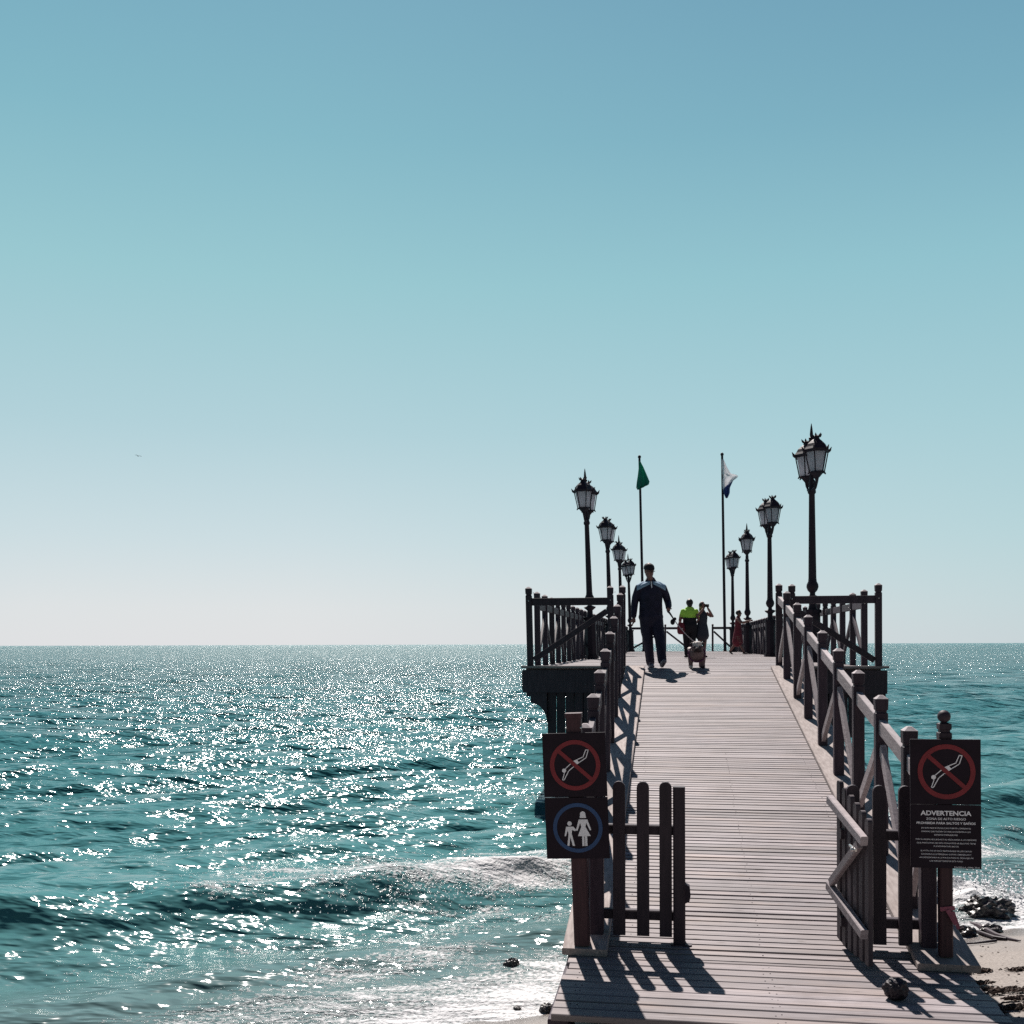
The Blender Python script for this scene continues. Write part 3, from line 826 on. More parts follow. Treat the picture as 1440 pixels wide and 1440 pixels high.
# dark lumpy sack left on the foot deck
def sack():
    from mathutils import noise as mn
    bm = bmesh.new(); bmesh.ops.create_icosphere(bm, subdivisions=5, radius=1)
    for v in bm.verts:
        n = v.co.normalized(); k = 1 + .20 * mn.noise(n * 2.2 + Vector((3, 1, 7))) + .10 * mn.noise(n * 6) + .05 * mn.noise(n * 15)
        z = n.z * k; w = 1.0
        if z > .35: z = .35 + (z - .35) * .55
        v.co = Vector((n.x * k * .078 * w, n.y * k * .07 * w, max(z, -.80) * .092 + .0736))
    me = bpy.data.meshes.new('sack'); bm.to_mesh(me); bm.free()
    me.polygons.foreach_set('use_smooth', [True] * len(me.polygons)); me.materials.append(M['sackcloth'])
    o = bpy.data.objects.new('sack', me); COL.objects.link(o); o.location = W(6.42, 1.32, Z_FOOT + .004); o.rotation_euler = (0, 0, .4); o.scale = (.9, .9, .85)
    tag(o, 'small dark lumpy sack on the boards, in the shadow of the right picket panel', 'sack')
sack()

# --------------------------------------------------------------------------
# lamps
# --------------------------------------------------------------------------
def make_lantern(parent, cx, cy, z):
    """hexagonal lantern hung on a bracket; z is the glass bottom"""
    n = 6; ph = PI / 2 + PI / 6
    def hexr(r, zz): return [Vector((cx + r * math.cos(ph + 2 * PI * j / n), cy + r * math.sin(ph + 2 * PI * j / n), zz)) for j in range(n)]
    rb, rt, hg = .160, .245, .43
    mb = MB(); mb.loft([hexr(rb - .02, z + .01), hexr(rt - .025, z + hg)]); gl = None
    fr = MB()
    for j in range(n):
        p = hexr(rb, z)[j]; q = hexr(rt, z + hg)[j]; fr.tube([p, q], .013, 6)
        p2 = hexr(rb, z)[(j + 1) % n]; q2 = hexr(rt, z + hg)[(j + 1) % n]
        fr.tube([p, p2], .016, 6); fr.tube([q, q2], .018, 6)
        # ears at the top corners and small feet at the bottom
        d = Vector((q.x - cx, q.y - cy, 0)).normalized()
        fr.tube([q, q + d * .035 + Vector((0, 0, .03)), q + d * .075 + Vector((0, 0, .105))], [.030, .030, .005], 6)
        fr.tube([p, p + d * .03 + Vector((0, 0, -.04))], [.022, .012], 6)
    fr.loft([hexr(rb, z - .02), hexr(rb, z + .008)]); fr.loft([hexr(.055, z - .11), hexr(rb - .03, z - .02)])
    frame = fr.build('lantern_frame', M['iron'], parent)
    mb.build('lantern_glass', M['glass'], frame)
    rf = MB()
    prof = [(rt + .018, z + hg + .0), (rt + .024, z + hg + .045), (rt - .02, z + hg + .10), (rt - .055, z + hg + .165), (.125, z + hg + .225), (.075, z + hg + .26), (.058, z + hg + .30), (.082, z + hg + .325), (.06, z + hg + .335)]
    rf.loft([hexr(r, zz) for r, zz in prof])
    for j in range(n):
        t = ph + 2 * PI * j / n; d = Vector((math.cos(t), math.sin(t), 0)); c = Vector((cx, cy, z + hg + .315)) + d * .066
        rf.tube([c, c + d * .02 + Vector((0, 0, .03)), c + d * .045 + Vector((0, 0, .07))], [.022, .022, .004], 5)
    rf.build('lantern_roof', M['iron'], frame)

def make_lamp():
    e = bpy.data.objects.new('street_lamp', None); COL.objects.link(e)
    mb = MB()
    for w0, w1, z0, z1 in ((.19, .19, .002, .10), (.155, .15, .10, 1.05), (.18, .18, 1.05, 1.12)):
        mb.lathe((0, 0, 0), [(w0, z0), (w1, z1)], 8, phase=PI / 8)
    mb.lathe((0, 0, 0), [(.10, 1.12), (.075, 1.20), (.075, 1.30), (.15, 1.36), (.165, 1.39), (.06, 1.43), (.055, 1.48), (.10, 1.53), (.125, 1.60), (.12, 1.66), (.09, 1.72), (.085, 1.78)], 16)
    mb.build('pedestal', M['iron'], e, True)
    mb = MB(); mb.lathe((0, 0, 0), [(.083, 1.78), (.078, 2.2), (.066, 3.2), (.062, 3.58), (.085, 3.61), (.085, 3.66), (.062, 3.69), (.058, 3.82)], 16)
    mb.build('column', M['iron'], e, True)
    mb = MB()
    for s in (-1, 1):
        pts = [(0, 0, 3.64), (0, s * .10, 3.66), (0, s * .22, 3.70), (0, s * .30, 3.80), (0, s * .31, 3.89)]
        mb.tube(pts, [.05, .04, .032, .032, .045], 8)
        mb.tube([(0, s * .05, 3.80), (0, s * .14, 3.86), (0, s * .2, 3.80), (0, s * .15, 3.75)], .016, 6)
    mb.lathe((0, 0, 0), [(.055, 3.82), (.045, 3.95), (.03, 4.2), (.028, 4.55)], 10)
    mb.build('bracket', M['iron'], e, True)
    for s in (-1, 1): make_lantern(e, 0, s * .31, 4.0)
    mb = MB(); mb.lathe((0, 0, 0), [(.026, 4.55), (.026, 4.72), (.06, 4.76), (.06, 4.785), (.03, 4.80), (.036, 4.86), (.024, 4.98), (.006, 5.09)], 10)
    fin = mb.build('finial', M['iron'], e, True)
    return e
LAMPS = [
    (22.6, 2.97, 'tallest lamp, on the right wing behind its front railing', True, -.004, .21),
    (31.7, 2.93, 'second lamp from the front on the right side, without a spike', False, -.006, .24),
    (40.9, 2.92, 'third lamp on the right side, spiked, beside the woman in red', True, -.006, -.05),
    (49.6, 2.86, 'smallest lamp on the right side, farthest out, close to the white flag', False, -.006, .24),
    (27.4, -2.12, 'largest lamp on the left side, spiked, above the left wing railing', True, -.034, -.12),
    (35.9, -2.10, 'second lamp from the front on the left side, without a spike', False, -.03, -.12),
    (44.4, -2.11, 'third lamp from the front on the left side, spiked', True, -.03, -.12),
    (53.5, -2.10, 'smallest lamp on the left side, farthest out beside the walking man', True, -.03, .45)]
proto = make_lamp()
for i, (a, b, lab, spike, lean, rot) in enumerate(LAMPS):
    e = proto if i == 0 else copy_tree(proto)
    e.location = W(a, b, Z_TOP); e.rotation_euler = (0, lean, -TH + 0); e.delta_rotation_euler = (0, 0, 0)
    e.rotation_euler = (Matrix.Rotation(lean, 3, 'Y') @ Matrix.Rotation(-TH + rot, 3, 'Z')).to_euler()
    tag(e, 'black double-lantern lamp, ' + lab, 'street lamp', 'lamps along the pier')
    if not spike:
        for c in list(e.children):
            if c.name.startswith('finial'): bpy.data.objects.remove(c)

# --------------------------------------------------------------------------
# flags
# --------------------------------------------------------------------------
def flagpole(a, b, lean, label, h=10.25):
    e = empty('flagpole', W(a, b, Z_TOP), ry=lean, label=label, cat='flagpole', group='flagpoles at the end of the pier')
    mb = MB(); mb.lathe((0, 0, 0), [(.10, .002), (.10, .06), (.075, .08), (.07, 4), (.058, h - .1)], 12); mb.build('pole', M['iron'], e, True)
    mb = MB(); mb.lathe((0, 0, h - .1), [(.04, 0), (.075, .03), (.09, .09), (.06, .15), (.02, .18)], 12); mb.build('pole_cap', M['iron'], e, True)
    return e
def flag(loc, lean, verts_fn, mat, label):
    nu, nv = 26, 30
    mb = MB(); vs = []; ts = []
    for i in range(nu):
        for j in range(nv):
            s, t = i / (nu - 1), j / (nv - 1)
            vs.append(verts_fn(s, t)); ts.append(min(1, max(0, t + .22 * (s - .5))))
    fs = [(i * nv + j, i * nv + j + 1, (i + 1) * nv + j + 1, (i + 1) * nv + j) for i in range(nu - 1) for j in range(nv - 1)]
    mb.add(vs, fs); mb.t = ts
    o = mb.build('flag', mat, None, True)
    sm = o.modifiers.new('thickness', 'SOLIDIFY'); sm.thickness = .006
    o.location = loc; o.rotation_euler = (0, lean, -TH)
    tag(o, label, 'flag', 'flags at the end of the pier')
    return o
flagpole(54.3, -1.46, -.020, 'thin dark flagpole on the left of the pier end, behind the walking man')
flagpole(54.3, 2.72, -.012, 'thin dark flagpole on the right of the pier end, beside the smallest right lamp')
def outline(tab, t):
    for (t0, l0, r0), (t1, l1, r1) in zip(tab[:-1], tab[1:]):
        if t <= t1:
            f = (t - t0) / (t1 - t0); return l0 + (l1 - l0) * f, r0 + (r1 - r0) * f
    return tab[-1][1:]
GREEN = [(0, -.02, .03), (.25, -.05, .20), (.5, -.10, .34), (.8, -.17, .50), (.92, -.19, .44), (1, -.20, -.06)]
WHITE = [(0, -.03, .05), (.2, -.04, .18), (.38, -.04, .34), (.43, -.03, .66), (.50, -.03, .60), (.56, -.02, .44), (.74, .0, .30), (.88, .04, .29), (1, .12, .20)]
def green(s, t):
    l, r = outline(GREEN, t)
    return Vector((l + (r - l) * s, -.10 + .09 * math.sin(s * 10 + t * 2.5) * (.25 + t), 10.02 - t * 1.42 - .10 * math.sin(s * 3.1) * t))
def white(s, t):
    l, r = outline(WHITE, t)
    l, r = l * 1.1, r * 1.22
    return Vector((l + (r - l) * s, -.10 + .10 * math.sin(s * 9 + t * 4) * (.25 + .8 * t), 9.96 - t * 2.02))
flag(W(54.3, -1.46, Z_TOP), -.020, green, M['flag_green'], 'limp green flag near the top of the left flagpole')
flag(W(54.3, 2.72, Z_TOP), -.012, white, M['flag_white'], 'limp white and blue flag near the top of the right flagpole')

# --------------------------------------------------------------------------
# people and dog: overlapping tapered limbs fused into one skin
# --------------------------------------------------------------------------
def fused(name, prims, voxel, mats, parent, smooth_it=4, fix=None):
    """prims: (material index, [(point, rx, ry)...]); one continuous mesh, materials by nearest limb"""
    mb = MB(); tags = []; pts_all = []
    front = Vector((0, -1, 0))
    for mi, chain in prims:
        pts = [Vector(c[0]) for c in chain]
        rings = []
        n = 14
        for i, c in enumerate(chain):
            d = (pts[min(i + 1, len(pts) - 1)] - pts[max(i - 1, 0)]).normalized()
            ref = front if abs(d.dot(front)) < .85 else Vector((0, 0, 1))
            s = d.cross(ref).normalized(); u = s.cross(d).normalized()
            rings.append([pts[i] + s * math.cos(2 * PI * j / n) * c[1] + u * math.sin(2 * PI * j / n) * c[2] for j in range(n)])
        # round ends
        def end(i0, sgn):
            d = (pts[1] - pts[0]).normalized() * -1 if sgn < 0 else (pts[-1] - pts[-2]).normalized()
            r = min(chain[i0][1], chain[i0][2]); out = []
            for f, k in ((.5, .85), (.8, .55), (.97, .2)):
                cen = pts[i0] + d * r * f
                out.append([cen + (p - pts[i0]) * k for p in rings[i0]])
            return out
        e0 = end(0, -1)[::-1]; e1 = end(len(chain) - 1, 1)
        allr = e0 + rings + e1
        mb.loft(allr)
        for a, b in zip(allr[:-1], allr[1:]):
            for p, q in zip(a, b):
                for f in (0, .33, .67): pts_all.append(p.lerp(q, f)); tags.append(mi)
    me = bpy.data.meshes.new(name + '_limbs'); me.from_pydata(mb.v, [], mb.f)
    bm = bmesh.new(); bm.from_mesh(me); bmesh.ops.recalc_face_normals(bm, faces=bm.faces); bm.to_mesh(me); bm.free()
    tmp = bpy.data.objects.new(name + '_limbs', me); COL.objects.link(tmp)
    r = tmp.modifiers.new('r', 'REMESH'); r.mode = 'VOXEL'; r.voxel_size = voxel
    sm = tmp.modifiers.new('s', 'SMOOTH'); sm.factor = .5; sm.iterations = smooth_it
    dg = bpy.context.evaluated_depsgraph_get(); dg.update()
    res = bpy.data.meshes.new_from_object(tmp.evaluated_get(dg)); res.name = name
    bpy.data.objects.remove(tmp); bpy.data.meshes.remove(me)
    kd = KDTree(len(pts_all))
    for i, p in enumerate(pts_all): kd.insert(p, i)
    kd.balance()
    res.materials.clear()
    for m in mats: res.materials.append(m)
    for p in res.polygons:
        mi = tags[kd.find(p.center)[1]]
        p.material_index = fix(mi, p.center) if fix else mi
        p.use_smooth = True
    o = bpy.data.objects.new(name, res); COL.objects.link(o); o.parent = parent
    return o

def limb(*pts): return [(p[0], p[1], p[2] if len(p) > 2 else p[1]) for p in pts]

def hand(wrist, down, side, mi, curl=.35, thumb=1):
    """palm, four bent fingers of unequal length and a thumb; down = finger direction, side = across the palm"""
    w = Vector(wrist); d = Vector(down).normalized(); s = Vector(side).normalized(); nrm = d.cross(s).normalized()
    out = [(mi, limb((w, .024, .02), (w + d * .045, .036, .017), (w + d * .085, .036, .015)))]
    for k, (off, L) in enumerate(((-.028, .062), (-.009, .074), (.010, .069), (.028, .052))):
        b = w + d * .085 + s * off
        c1 = (d * math.cos(curl) + nrm * math.sin(curl)); c2 = (d * math.cos(curl * 2.4) + nrm * math.sin(curl * 2.4))
        out.append((mi, limb((b, .0085), (b + c1 * L * .5, .008), (b + c1 * L * .5 + c2 * L * .5, .007))))
    b = w + d * .03 - s * .03 * thumb
    out.append((mi, limb((b, .012), (b + (d * .6 - s * thumb * .6 + nrm * .4).normalized() * .035, .010), (b + (d * .8 - s * thumb * .5 + nrm * .6).normalized() * .065, .008))))
    return out

def head(c, mi, hi, face=(0, -1, 0), hair=None, k=1.0):
    """skull, jaw, nose, ears, brow and optional hair"""
    c = Vector(c); f = Vector(face).normalized(); r = Vector((0, 0, 1)).cross(f).normalized() * -1
    Z = Vector((0, 0, 1))
    out = [(mi, limb((c + Z * -.085 * k + f * .03 * k, .045 * k, .05 * k), (c + Z * -.04 * k + f * .012 * k, .066 * k, .082 * k), (c + Z * .03 * k, .073 * k, .092 * k), (c + Z * .075 * k - f * .006 * k, .06 * k, .075 * k))),
           (mi, limb((c + f * .085 * k + Z * .012 * k, .009 * k), (c + f * .108 * k - Z * .024 * k, .014 * k))),
           (mi, limb((c + f * .075 * k - Z * .058 * k - r * .02 * k, .009 * k), (c + f * .075 * k - Z * .058 * k + r * .02 * k, .009 * k))),
           (mi, limb((c + f * .075 * k + Z * .033 * k - r * .035 * k, .011 * k), (c + f * .075 * k + Z * .033 * k + r * .035 * k, .011 * k)))]
    for sg in (-1, 1):
        out.append((mi, limb((c + r * sg * .074 * k - Z * .022 * k, .008 * k, .014 * k), (c + r * sg * .079 * k + Z * .022 * k, .009 * k, .018 * k))))
    return out

def eyes(name, c, face, parent, k=1.0):
    c = Vector(c); f = Vector(face).normalized(); r = Vector((0, 0, 1)).cross(f).normalized()
    mb = MB()
    for sg in (-1, 1):
        p = c + f * .080 * k + r * sg * .03 * k + Vector((0, 0, .01 * k)); mb.ball(p, .010 * k, n=8)
    return mb.build(name, M['hair'], parent, True)

# ---- the man with the dog
def man():
    loc = W(17.42, -.35, Z_TOP - .012)
    e = empty('person', loc, rz=0, label='man in a navy tracksuit and dark cap walking a dog towards the ramp', cat='person'); e.scale = (.93, .95, 1.0)
    N_, Y_, S_, SH, SO = 0, 1, 2, 3, 4
    hc = V3(-.035, -.03, 1.628); fd = V3(.35, -1, -.12)
    P = []
    # torso and hips
    P.append((N_, limb((V3(0, 0, .80), .205, .15), (V3(0, 0, .92), .215, .155), (V3(0, .0, 1.08), .208, .15), (V3(0, .0, 1.24), .215, .15), (V3(0, 0, 1.34), .205, .13))))
    P.append((N_, limb((V3(0, .01, 1.34), .205, .125), (V3(0, .01, 1.42), .165, .10), (V3(-.005, .004, 1.475), .095, .078))))
    for sg in (-1, 1):
        P.append((N_, limb((V3(sg * .13, .005, 1.395), .075), (V3(sg * .20, .0, 1.355), .075))))
        P.append((Y_, limb((V3(sg * .06, -.062, 1.425), .035, .05), (V3(sg * .135, -.058, 1.385), .045, .045), (V3(sg * .205, -.045, 1.335), .05, .04))))
    P.append((S_, limb((V3(-.01, -.005, 1.46), .058), (V3(-.025, -.014, 1.55), .056))))
    P.append((N_, limb((V3(0, 0, .855), .226, .166), (V3(0, 0, .885), .224, .164))))
    # collar wings
    P.append((N_, limb((V3(-.075, -.03, 1.475), .03), (V3(.06, -.03, 1.475), .03))))
    P += head(hc, S_, 0, fd, k=1.10)
    # legs: left in the picture planted, right striding forward
    P.append((N_, limb((V3(-.088, 0, .84), .122, .13), (V3(-.080, -.01, .62), .108, .11), (V3(-.055, -.02, .48), .093, .095), (V3(-.022, .05, .25), .082, .085), (V3(.0, .09, .10), .078, .083))))
    P.append((N_, limb((V3(.098, 0, .84), .122, .13), (V3(.122, -.08, .62), .108, .11), (V3(.142, -.15, .49), .094, .096), (V3(.152, -.24, .26), .085, .088), (V3(.158, -.29, .14), .080, .083))))
    P.append((SH, limb((V3(.0, .12, .045), .042, .04), (V3(.005, .02, .045), .046, .04), (V3(.008, -.09, .034), .044, .03))))
    P.append((SH, limb((V3(.158, -.27, .06), .042, .045), (V3(.165, -.36, .095), .047, .044), (V3(.172, -.46, .125), .045, .034))))
    # arms
    P.append((N_, limb((V3(-.215, 0, 1.355), .074), (V3(-.270, .03, 1.20), .070), (V3(-.290, .03, 1.09), .065), (V3(-.308, -.02, .96), .058), (V3(-.316, -.05, .885), .050))))
    P += hand(V3(-.318, -.06, .865), V3(-.02, -.15, -1), V3(.25, -.95, .1), S_, .4, 1)
    P.append((N_, limb((V3(.215, 0, 1.355), .074), (V3(.280, .03, 1.22), .070), (V3(.315, .03, 1.11), .064), (V3(.305, -.10, 1.05), .058), (V3(.288, -.18, 1.02), .050))))
    P += hand(V3(.283, -.2, 1.01), V3(-.1, -.8, -.55), V3(1, -.1, .0), S_, .85, -1)
    body = fused('body', P, .0068, [M['navy'], M['yoke'], M['skin'], M['shoe'], M['sole']], e, 3, lambda mi, c: mi if mi > 1 else (1 if (c.y < .02 and c.z > 1.425 - .46 * abs(c.x) and c.z < 1.462 and .025 < abs(c.x) < .262) else 0))
    eyes('eyes', hc, fd, body)
    # cap
    mb = MB(); f = fd.normalized(); r = Vector((0, 0, 1)).cross(f).normalized()
    rings = []
    for k, (rr, zz) in enumerate(((.091, .030), (.097, .050), (.094, .082), (.078, .115), (.050, .134), (.01, .141))):
        rings.append([hc + r * rr * math.cos(2 * PI * j / 18) + f * rr * 1.18 * math.sin(2 * PI * j / 18) + Vector((0, 0, zz)) for j in range(18)])
    mb.loft(rings)
    top = []; bot = []
    br = [(-.075, .045), (-.07, .10), (-.045, .15), (0, .168), (.045, .15), (.07, .10), (.075, .045)]
    for x, y in br:
        p = hc + r * x + f * y + Vector((0, 0, .04 - (abs(x) ** 2) * 3 - y * .12)); top.append(p); bot.append(p - Vector((0, 0, .008)))
    n = len(br)
    mb.add(top + bot, [tuple(range(n)), tuple(reversed(range(n, 2 * n)))] + [(i, (i + 1) % n, n + (i + 1) % n, n + i) for i in range(n)])
    cap = mb.build('cap', M['black'], e, True)
    mb = MB(); mb.beam((-.005, -.095, 1.455), (.0, -.125, 1.35), .018, .006); mb.build('zip', M['white'], e)
    return loc
MAN = man()

# ---- the dog: broad-chested, short-legged, facing the ramp
DOG = W(17.12, .40, Z_TOP - .004)
def dog():
    e = empty('dog', DOG, rz=-.13, label='stocky greyish dog with a dark face and white blaze, on a leash', cat='dog'); e.scale = (.94, .94, .94)
    B_, Wt, Dk = 0, 1, 2
    P = []
    P.append((B_, limb((V3(0, .48, .27), .085, .09), (V3(0, .36, .275), .105, .105), (V3(0, .18, .265), .115, .115), (V3(0, .0, .265), .15, .145), (V3(0, -.08, .265), .135, .13))))
    P.append((B_, limb((V3(0, -.06, .30), .10), (V3(0, -.15, .345), .085))))
    # head
    hc = V3(.0, -.20, .365)
    P.append((Wt, limb((hc + V3(-.03, .0, .055), .055, .05), (hc + V3(.03, .0, .055), .055, .05))))
    P.append((Wt, limb((hc + V3(0, -.05, .07), .035), (hc + V3(0, -.07, .02), .03))))
    P.append((B_, limb((hc + V3(-.065, -.02, -.01), .045), (hc + V3(.065, -.02, -.01), .045))))
    P.append((Dk, limb((hc + V3(0, -.06, -.02), .055, .045), (hc + V3(0, -.115, -.035), .048, .038))))
    P.append((Dk, limb((hc + V3(-.045, -.09, -.06), .026), (hc + V3(.045, -.09, -.06), .026))))
    P.append((Dk, limb((hc + V3(-.012, -.155, -.012), .014), (hc + V3(.012, -.155, -.012), .014))))
    for sg in (-1, 1):
        P.append((Dk, limb((hc + V3(sg * .075, .02, .075), .026, .014), (hc + V3(sg * .105, .0, .06), .022, .012), (hc + V3(sg * .112, -.015, .025), .012, .008))))
        # front legs: upper arm, wrist low, paw
        P.append((B_, limb((V3(sg * .095, -.05, .23), .062, .065), (V3(sg * .105, -.04, .15), .047), (V3(sg * .105, -.05, .075), .037), (V3(sg * .105, -.065, .03), .038, .03))))
        P.append((Dk if sg > 0 else Wt, limb((V3(sg * .105, -.06, .027), .038, .027), (V3(sg * .106, -.105, .022), .034, .022))))
        # hind legs: thigh, knee forward, hock back, shank down
        P.append((B_, limb((V3(sg * .07, .40, .25), .07, .08), (V3(sg * .085, .32, .18), .05, .055), (V3(sg * .088, .45, .11), .033), (V3(sg * .088, .43, .03), .03, .028), (V3(sg * .09, .38, .022), .03, .02))))
    P.append((B_, limb((V3(0, .52, .31), .03), (V3(.015, .58, .36), .02), (V3(.03, .60, .40), .011))))
    P.append((Wt, limb((V3(-.10, -.06, .33), .035), (V3(-.125, .06, .34), .035))))
    body = fused('body', P, .0075, [M['fawn'], M['pale_fur'], M['dark_fur']], e, 3)
    mb = MB()
    for sg in (-1, 1): mb.ball(hc + V3(sg * .037, -.086, .022), .010, n=8)
    mb.build('eyes', M['hair'], body, True)
    # harness: breast band and girth strap
    mb = MB()
    for y, rx, rz, c, tilt in ((-.115, .142, .140, .255, .25), (.06, .150, .150, .262, 0)):
        pts = []
        for k in range(21):
            t = 2 * PI * k / 20; zz = c + rz * math.sin(t)
            pts.append(V3(rx * math.cos(t), y + tilt * (zz - c), zz))
        mb.tube(pts, .013, 6)
    mb.build('harness', M['harness'], e, True)
dog()

def leash():
    h = MAN + V3(.256, -.262, .955); c = DOG + V3(-.03, -.02, .425)
    pts = []
    for k in range(19):
        t = k / 18; p = h.lerp(c, t); p.z -= .05 * math.sin(t * PI); pts.append(p)
    mb = MB(); mb.tube(pts, .0075, 6)
    ob = mb.build('dog_leash', [M['leash']], None, True)
    tag(ob, 'thin leash running from the man in the cap to the stocky dog', 'leash')
    mb = MB()
    q = pts[3]
    mb.tube([pts[0] + V3(-.01, .01, .0), pts[1], pts[3]], [.02, .016, .012], 8); mb.build('handle', M['black'], ob)
    mb = MB(); mb.ball(q + V3(-.005, -.01, -.07), .04, .03, .05, 10); mb.tube([q, q + V3(-.005, -.01, -.05)], .008, 6); mb.ball(q + V3(.03, -.01, -.02), .03, .02, .03, 8)
    mb.build('bag_holder', M['black'], ob, True)
leash()

def woman_lime():
    s = W(29.75, 0.5, Z_TOP + .004)
    e = empty('person', s, rz=PI + .05, label='person in a lime top and black trousers seen from behind past the dog', cat='person'); e.scale = (1.15, 1.08, 1.0)
    P = []; L_, K_, S_ , H_ = 0, 1, 2, 3
    hc = V3(0, -.01, 1.555)
    P.append((K_, limb((V3(0, 0, .82), .185, .14), (V3(0, .01, .92), .195, .145), (V3(0, 0, 1.03), .17, .12), (V3(0, 0, 1.10), .17, .12))))
    P.append((L_, limb((V3(0, 0, 1.14), .185, .125), (V3(0, 0, 1.25), .195, .125), (V3(0, 0, 1.34), .185, .105), (V3(0, 0, 1.39), .12, .085))))
    P.append((S_, limb((V3(0, 0, 1.39), .05), (V3(0, -.005, 1.48), .05))))
    P += head(hc, S_, 0, V3(0, -1, 0))
    for sg in (-1, 1):
        P.append((K_, limb((V3(sg * .09, 0, .82), .10, .11), (V3(sg * .085, -.02, .5), .075, .08), (V3(sg * .08, .02, .1), .055, .06))))
        P.append((K_, limb((V3(sg * .08, .03, .04), .04, .035), (V3(sg * .085, -.1, .032), .04, .03))))
        P.append((L_, limb((V3(sg * .165, 0, 1.34), .058), (V3(sg * .205, .0, 1.22), .052))))
        P.append((S_, limb((V3(sg * .215, 0, 1.2), .045), (V3(sg * .235, -.02, 1.07), .040), (V3(sg * .20, -.19, .99), .03))))
        P += hand(V3(sg * .195, -.21, .985), V3(-.2 * sg, -.9, .0), V3(0, 0, 1), S_, .5, sg)
    fused('body', P, .008, [M['lime'], M['black'], M['skin'], M['hair']], e, 3, lambda mi, c: mi if mi > 1 else (0 if c.z > 1.125 + .25 * max(0, abs(c.x) - .17) else 1))
    mb = MB()
    mb.ball(hc + V3(0, .012, .022), .088, .105, .105, 16); mb.ball(hc + V3(0, .075, -.04), .06, .05, .07, 12)
    mb.build('hair', M['hair'], e, True)
    mb = MB(); mb.beam((-.17, .0, 1.12), (.17, .0, 1.12), .262, .035, ch=.01); mb.build('belt_strap', M['black'], e)
woman_lime()

def bag():
    p = W(29.6, .255, Z_TOP + 1.0 - .33)
    mb = MB()
    prof = [(.07, 0), (.105, .05), (.115, .16), (.10, .27), (.075, .33)]
    rings = [[V3(r * math.cos(2 * PI * j / 14), r * .6 * math.sin(2 * PI * j / 14), z) for j in range(14)] for r, z in prof]
    mb.loft(rings); o = mb.build('handbag', M['maroon'], None, True); o.location = p
    tag(o, 'maroon bag hanging at the side of the person in the lime top', 'bag')
    mb = MB(); mb.tube([V3(-.07, 0, .31), V3(-.05, 0, .43), V3(.04, 0, .48), V3(.08, 0, .42), V3(.07, 0, .31)], .01, 6); mb.build('strap', M['maroon'], o, True)
    mb = MB(); mb.ball(V3(.03, -.066, .16), .018, n=8); mb.build('clasp', M['bolt'], o, True)
bag()

def photographer():
    s = W(29.9, .86, Z_TOP + .004)
    e = empty('person', s, rz=.35, label='person in a dark short dress holding a camera up, beside the lime top', cat='person')
    P = []; D_, S_, K_ = 0, 1, 2
    hc = V3(-.02, -.03, 1.475)
    P.append((D_, limb((V3(0, 0, .62), .205, .16), (V3(0, 0, .80), .185, .14), (V3(0, 0, .98), .145, .105), (V3(0, 0, 1.15), .16, .115), (V3(0, 0, 1.27), .15, .095), (V3(0, 0, 1.32), .09, .07))))
    P.append((S_, limb((V3(0, 0, 1.32), .045), (V3(-.015, -.02, 1.41), .045))))
    P += head(hc, S_, 0, V3(-.1, -1, 0))
    for sg in (-1, 1):
        P.append((S_, limb((V3(sg * .08, 0, .64), .075, .08), (V3(sg * .075, 0, .42), .055, .06), (V3(sg * .07, .02, .1), .036, .04))))
        P.append((K_, limb((V3(sg * .07, .03, .04), .036, .033), (V3(sg * .075, -.1, .03), .036, .027))))
        P.append((S_, limb((V3(sg * .15, 0, 1.27), .048), (V3(sg * .235, -.10, 1.18), .042), (V3(sg * .255, -.14, 1.17), .040), (V3(sg * .12, -.19, 1.34), .034), (V3(sg * .07, -.20, 1.40), .03))))
        P += hand(V3(sg * .065, -.20, 1.41), V3(-sg * .3, -.1, .9), V3(0, 1, 0), S_, .6, sg)
    fused('body', P, .008, [M['slate'], M['skin'], M['black']], e, 3)
    mb = MB(); mb.ball(hc + V3(0, .015, .022), .086, .103, .102, 16); mb.ball(hc + V3(.01, .07, -.08), .07, .05, .11, 12); mb.build('hair', M['hair'], e, True)
    c = MB(); c.box(-.075, .05, -.30, -.235, 1.44, 1.52, ch=.01); c.lathe((0, 0, 0), [(.001, 0), (.001, .0001)], 8)
    ob = c.build('camera_in_hands', M['black'], None); ob.name = 'handheld_camera'; ob.location = s; ob.rotation_euler = (0, 0, .35)
    tag(ob, 'small black camera held up by the person in the dark dress', 'camera')
    mb = MB(); mb.tube([V3(-.015, -.30, 1.478), V3(-.015, -.345, 1.478)], .028, 10); mb.build('lens', M['black'], ob, True)
photographer()

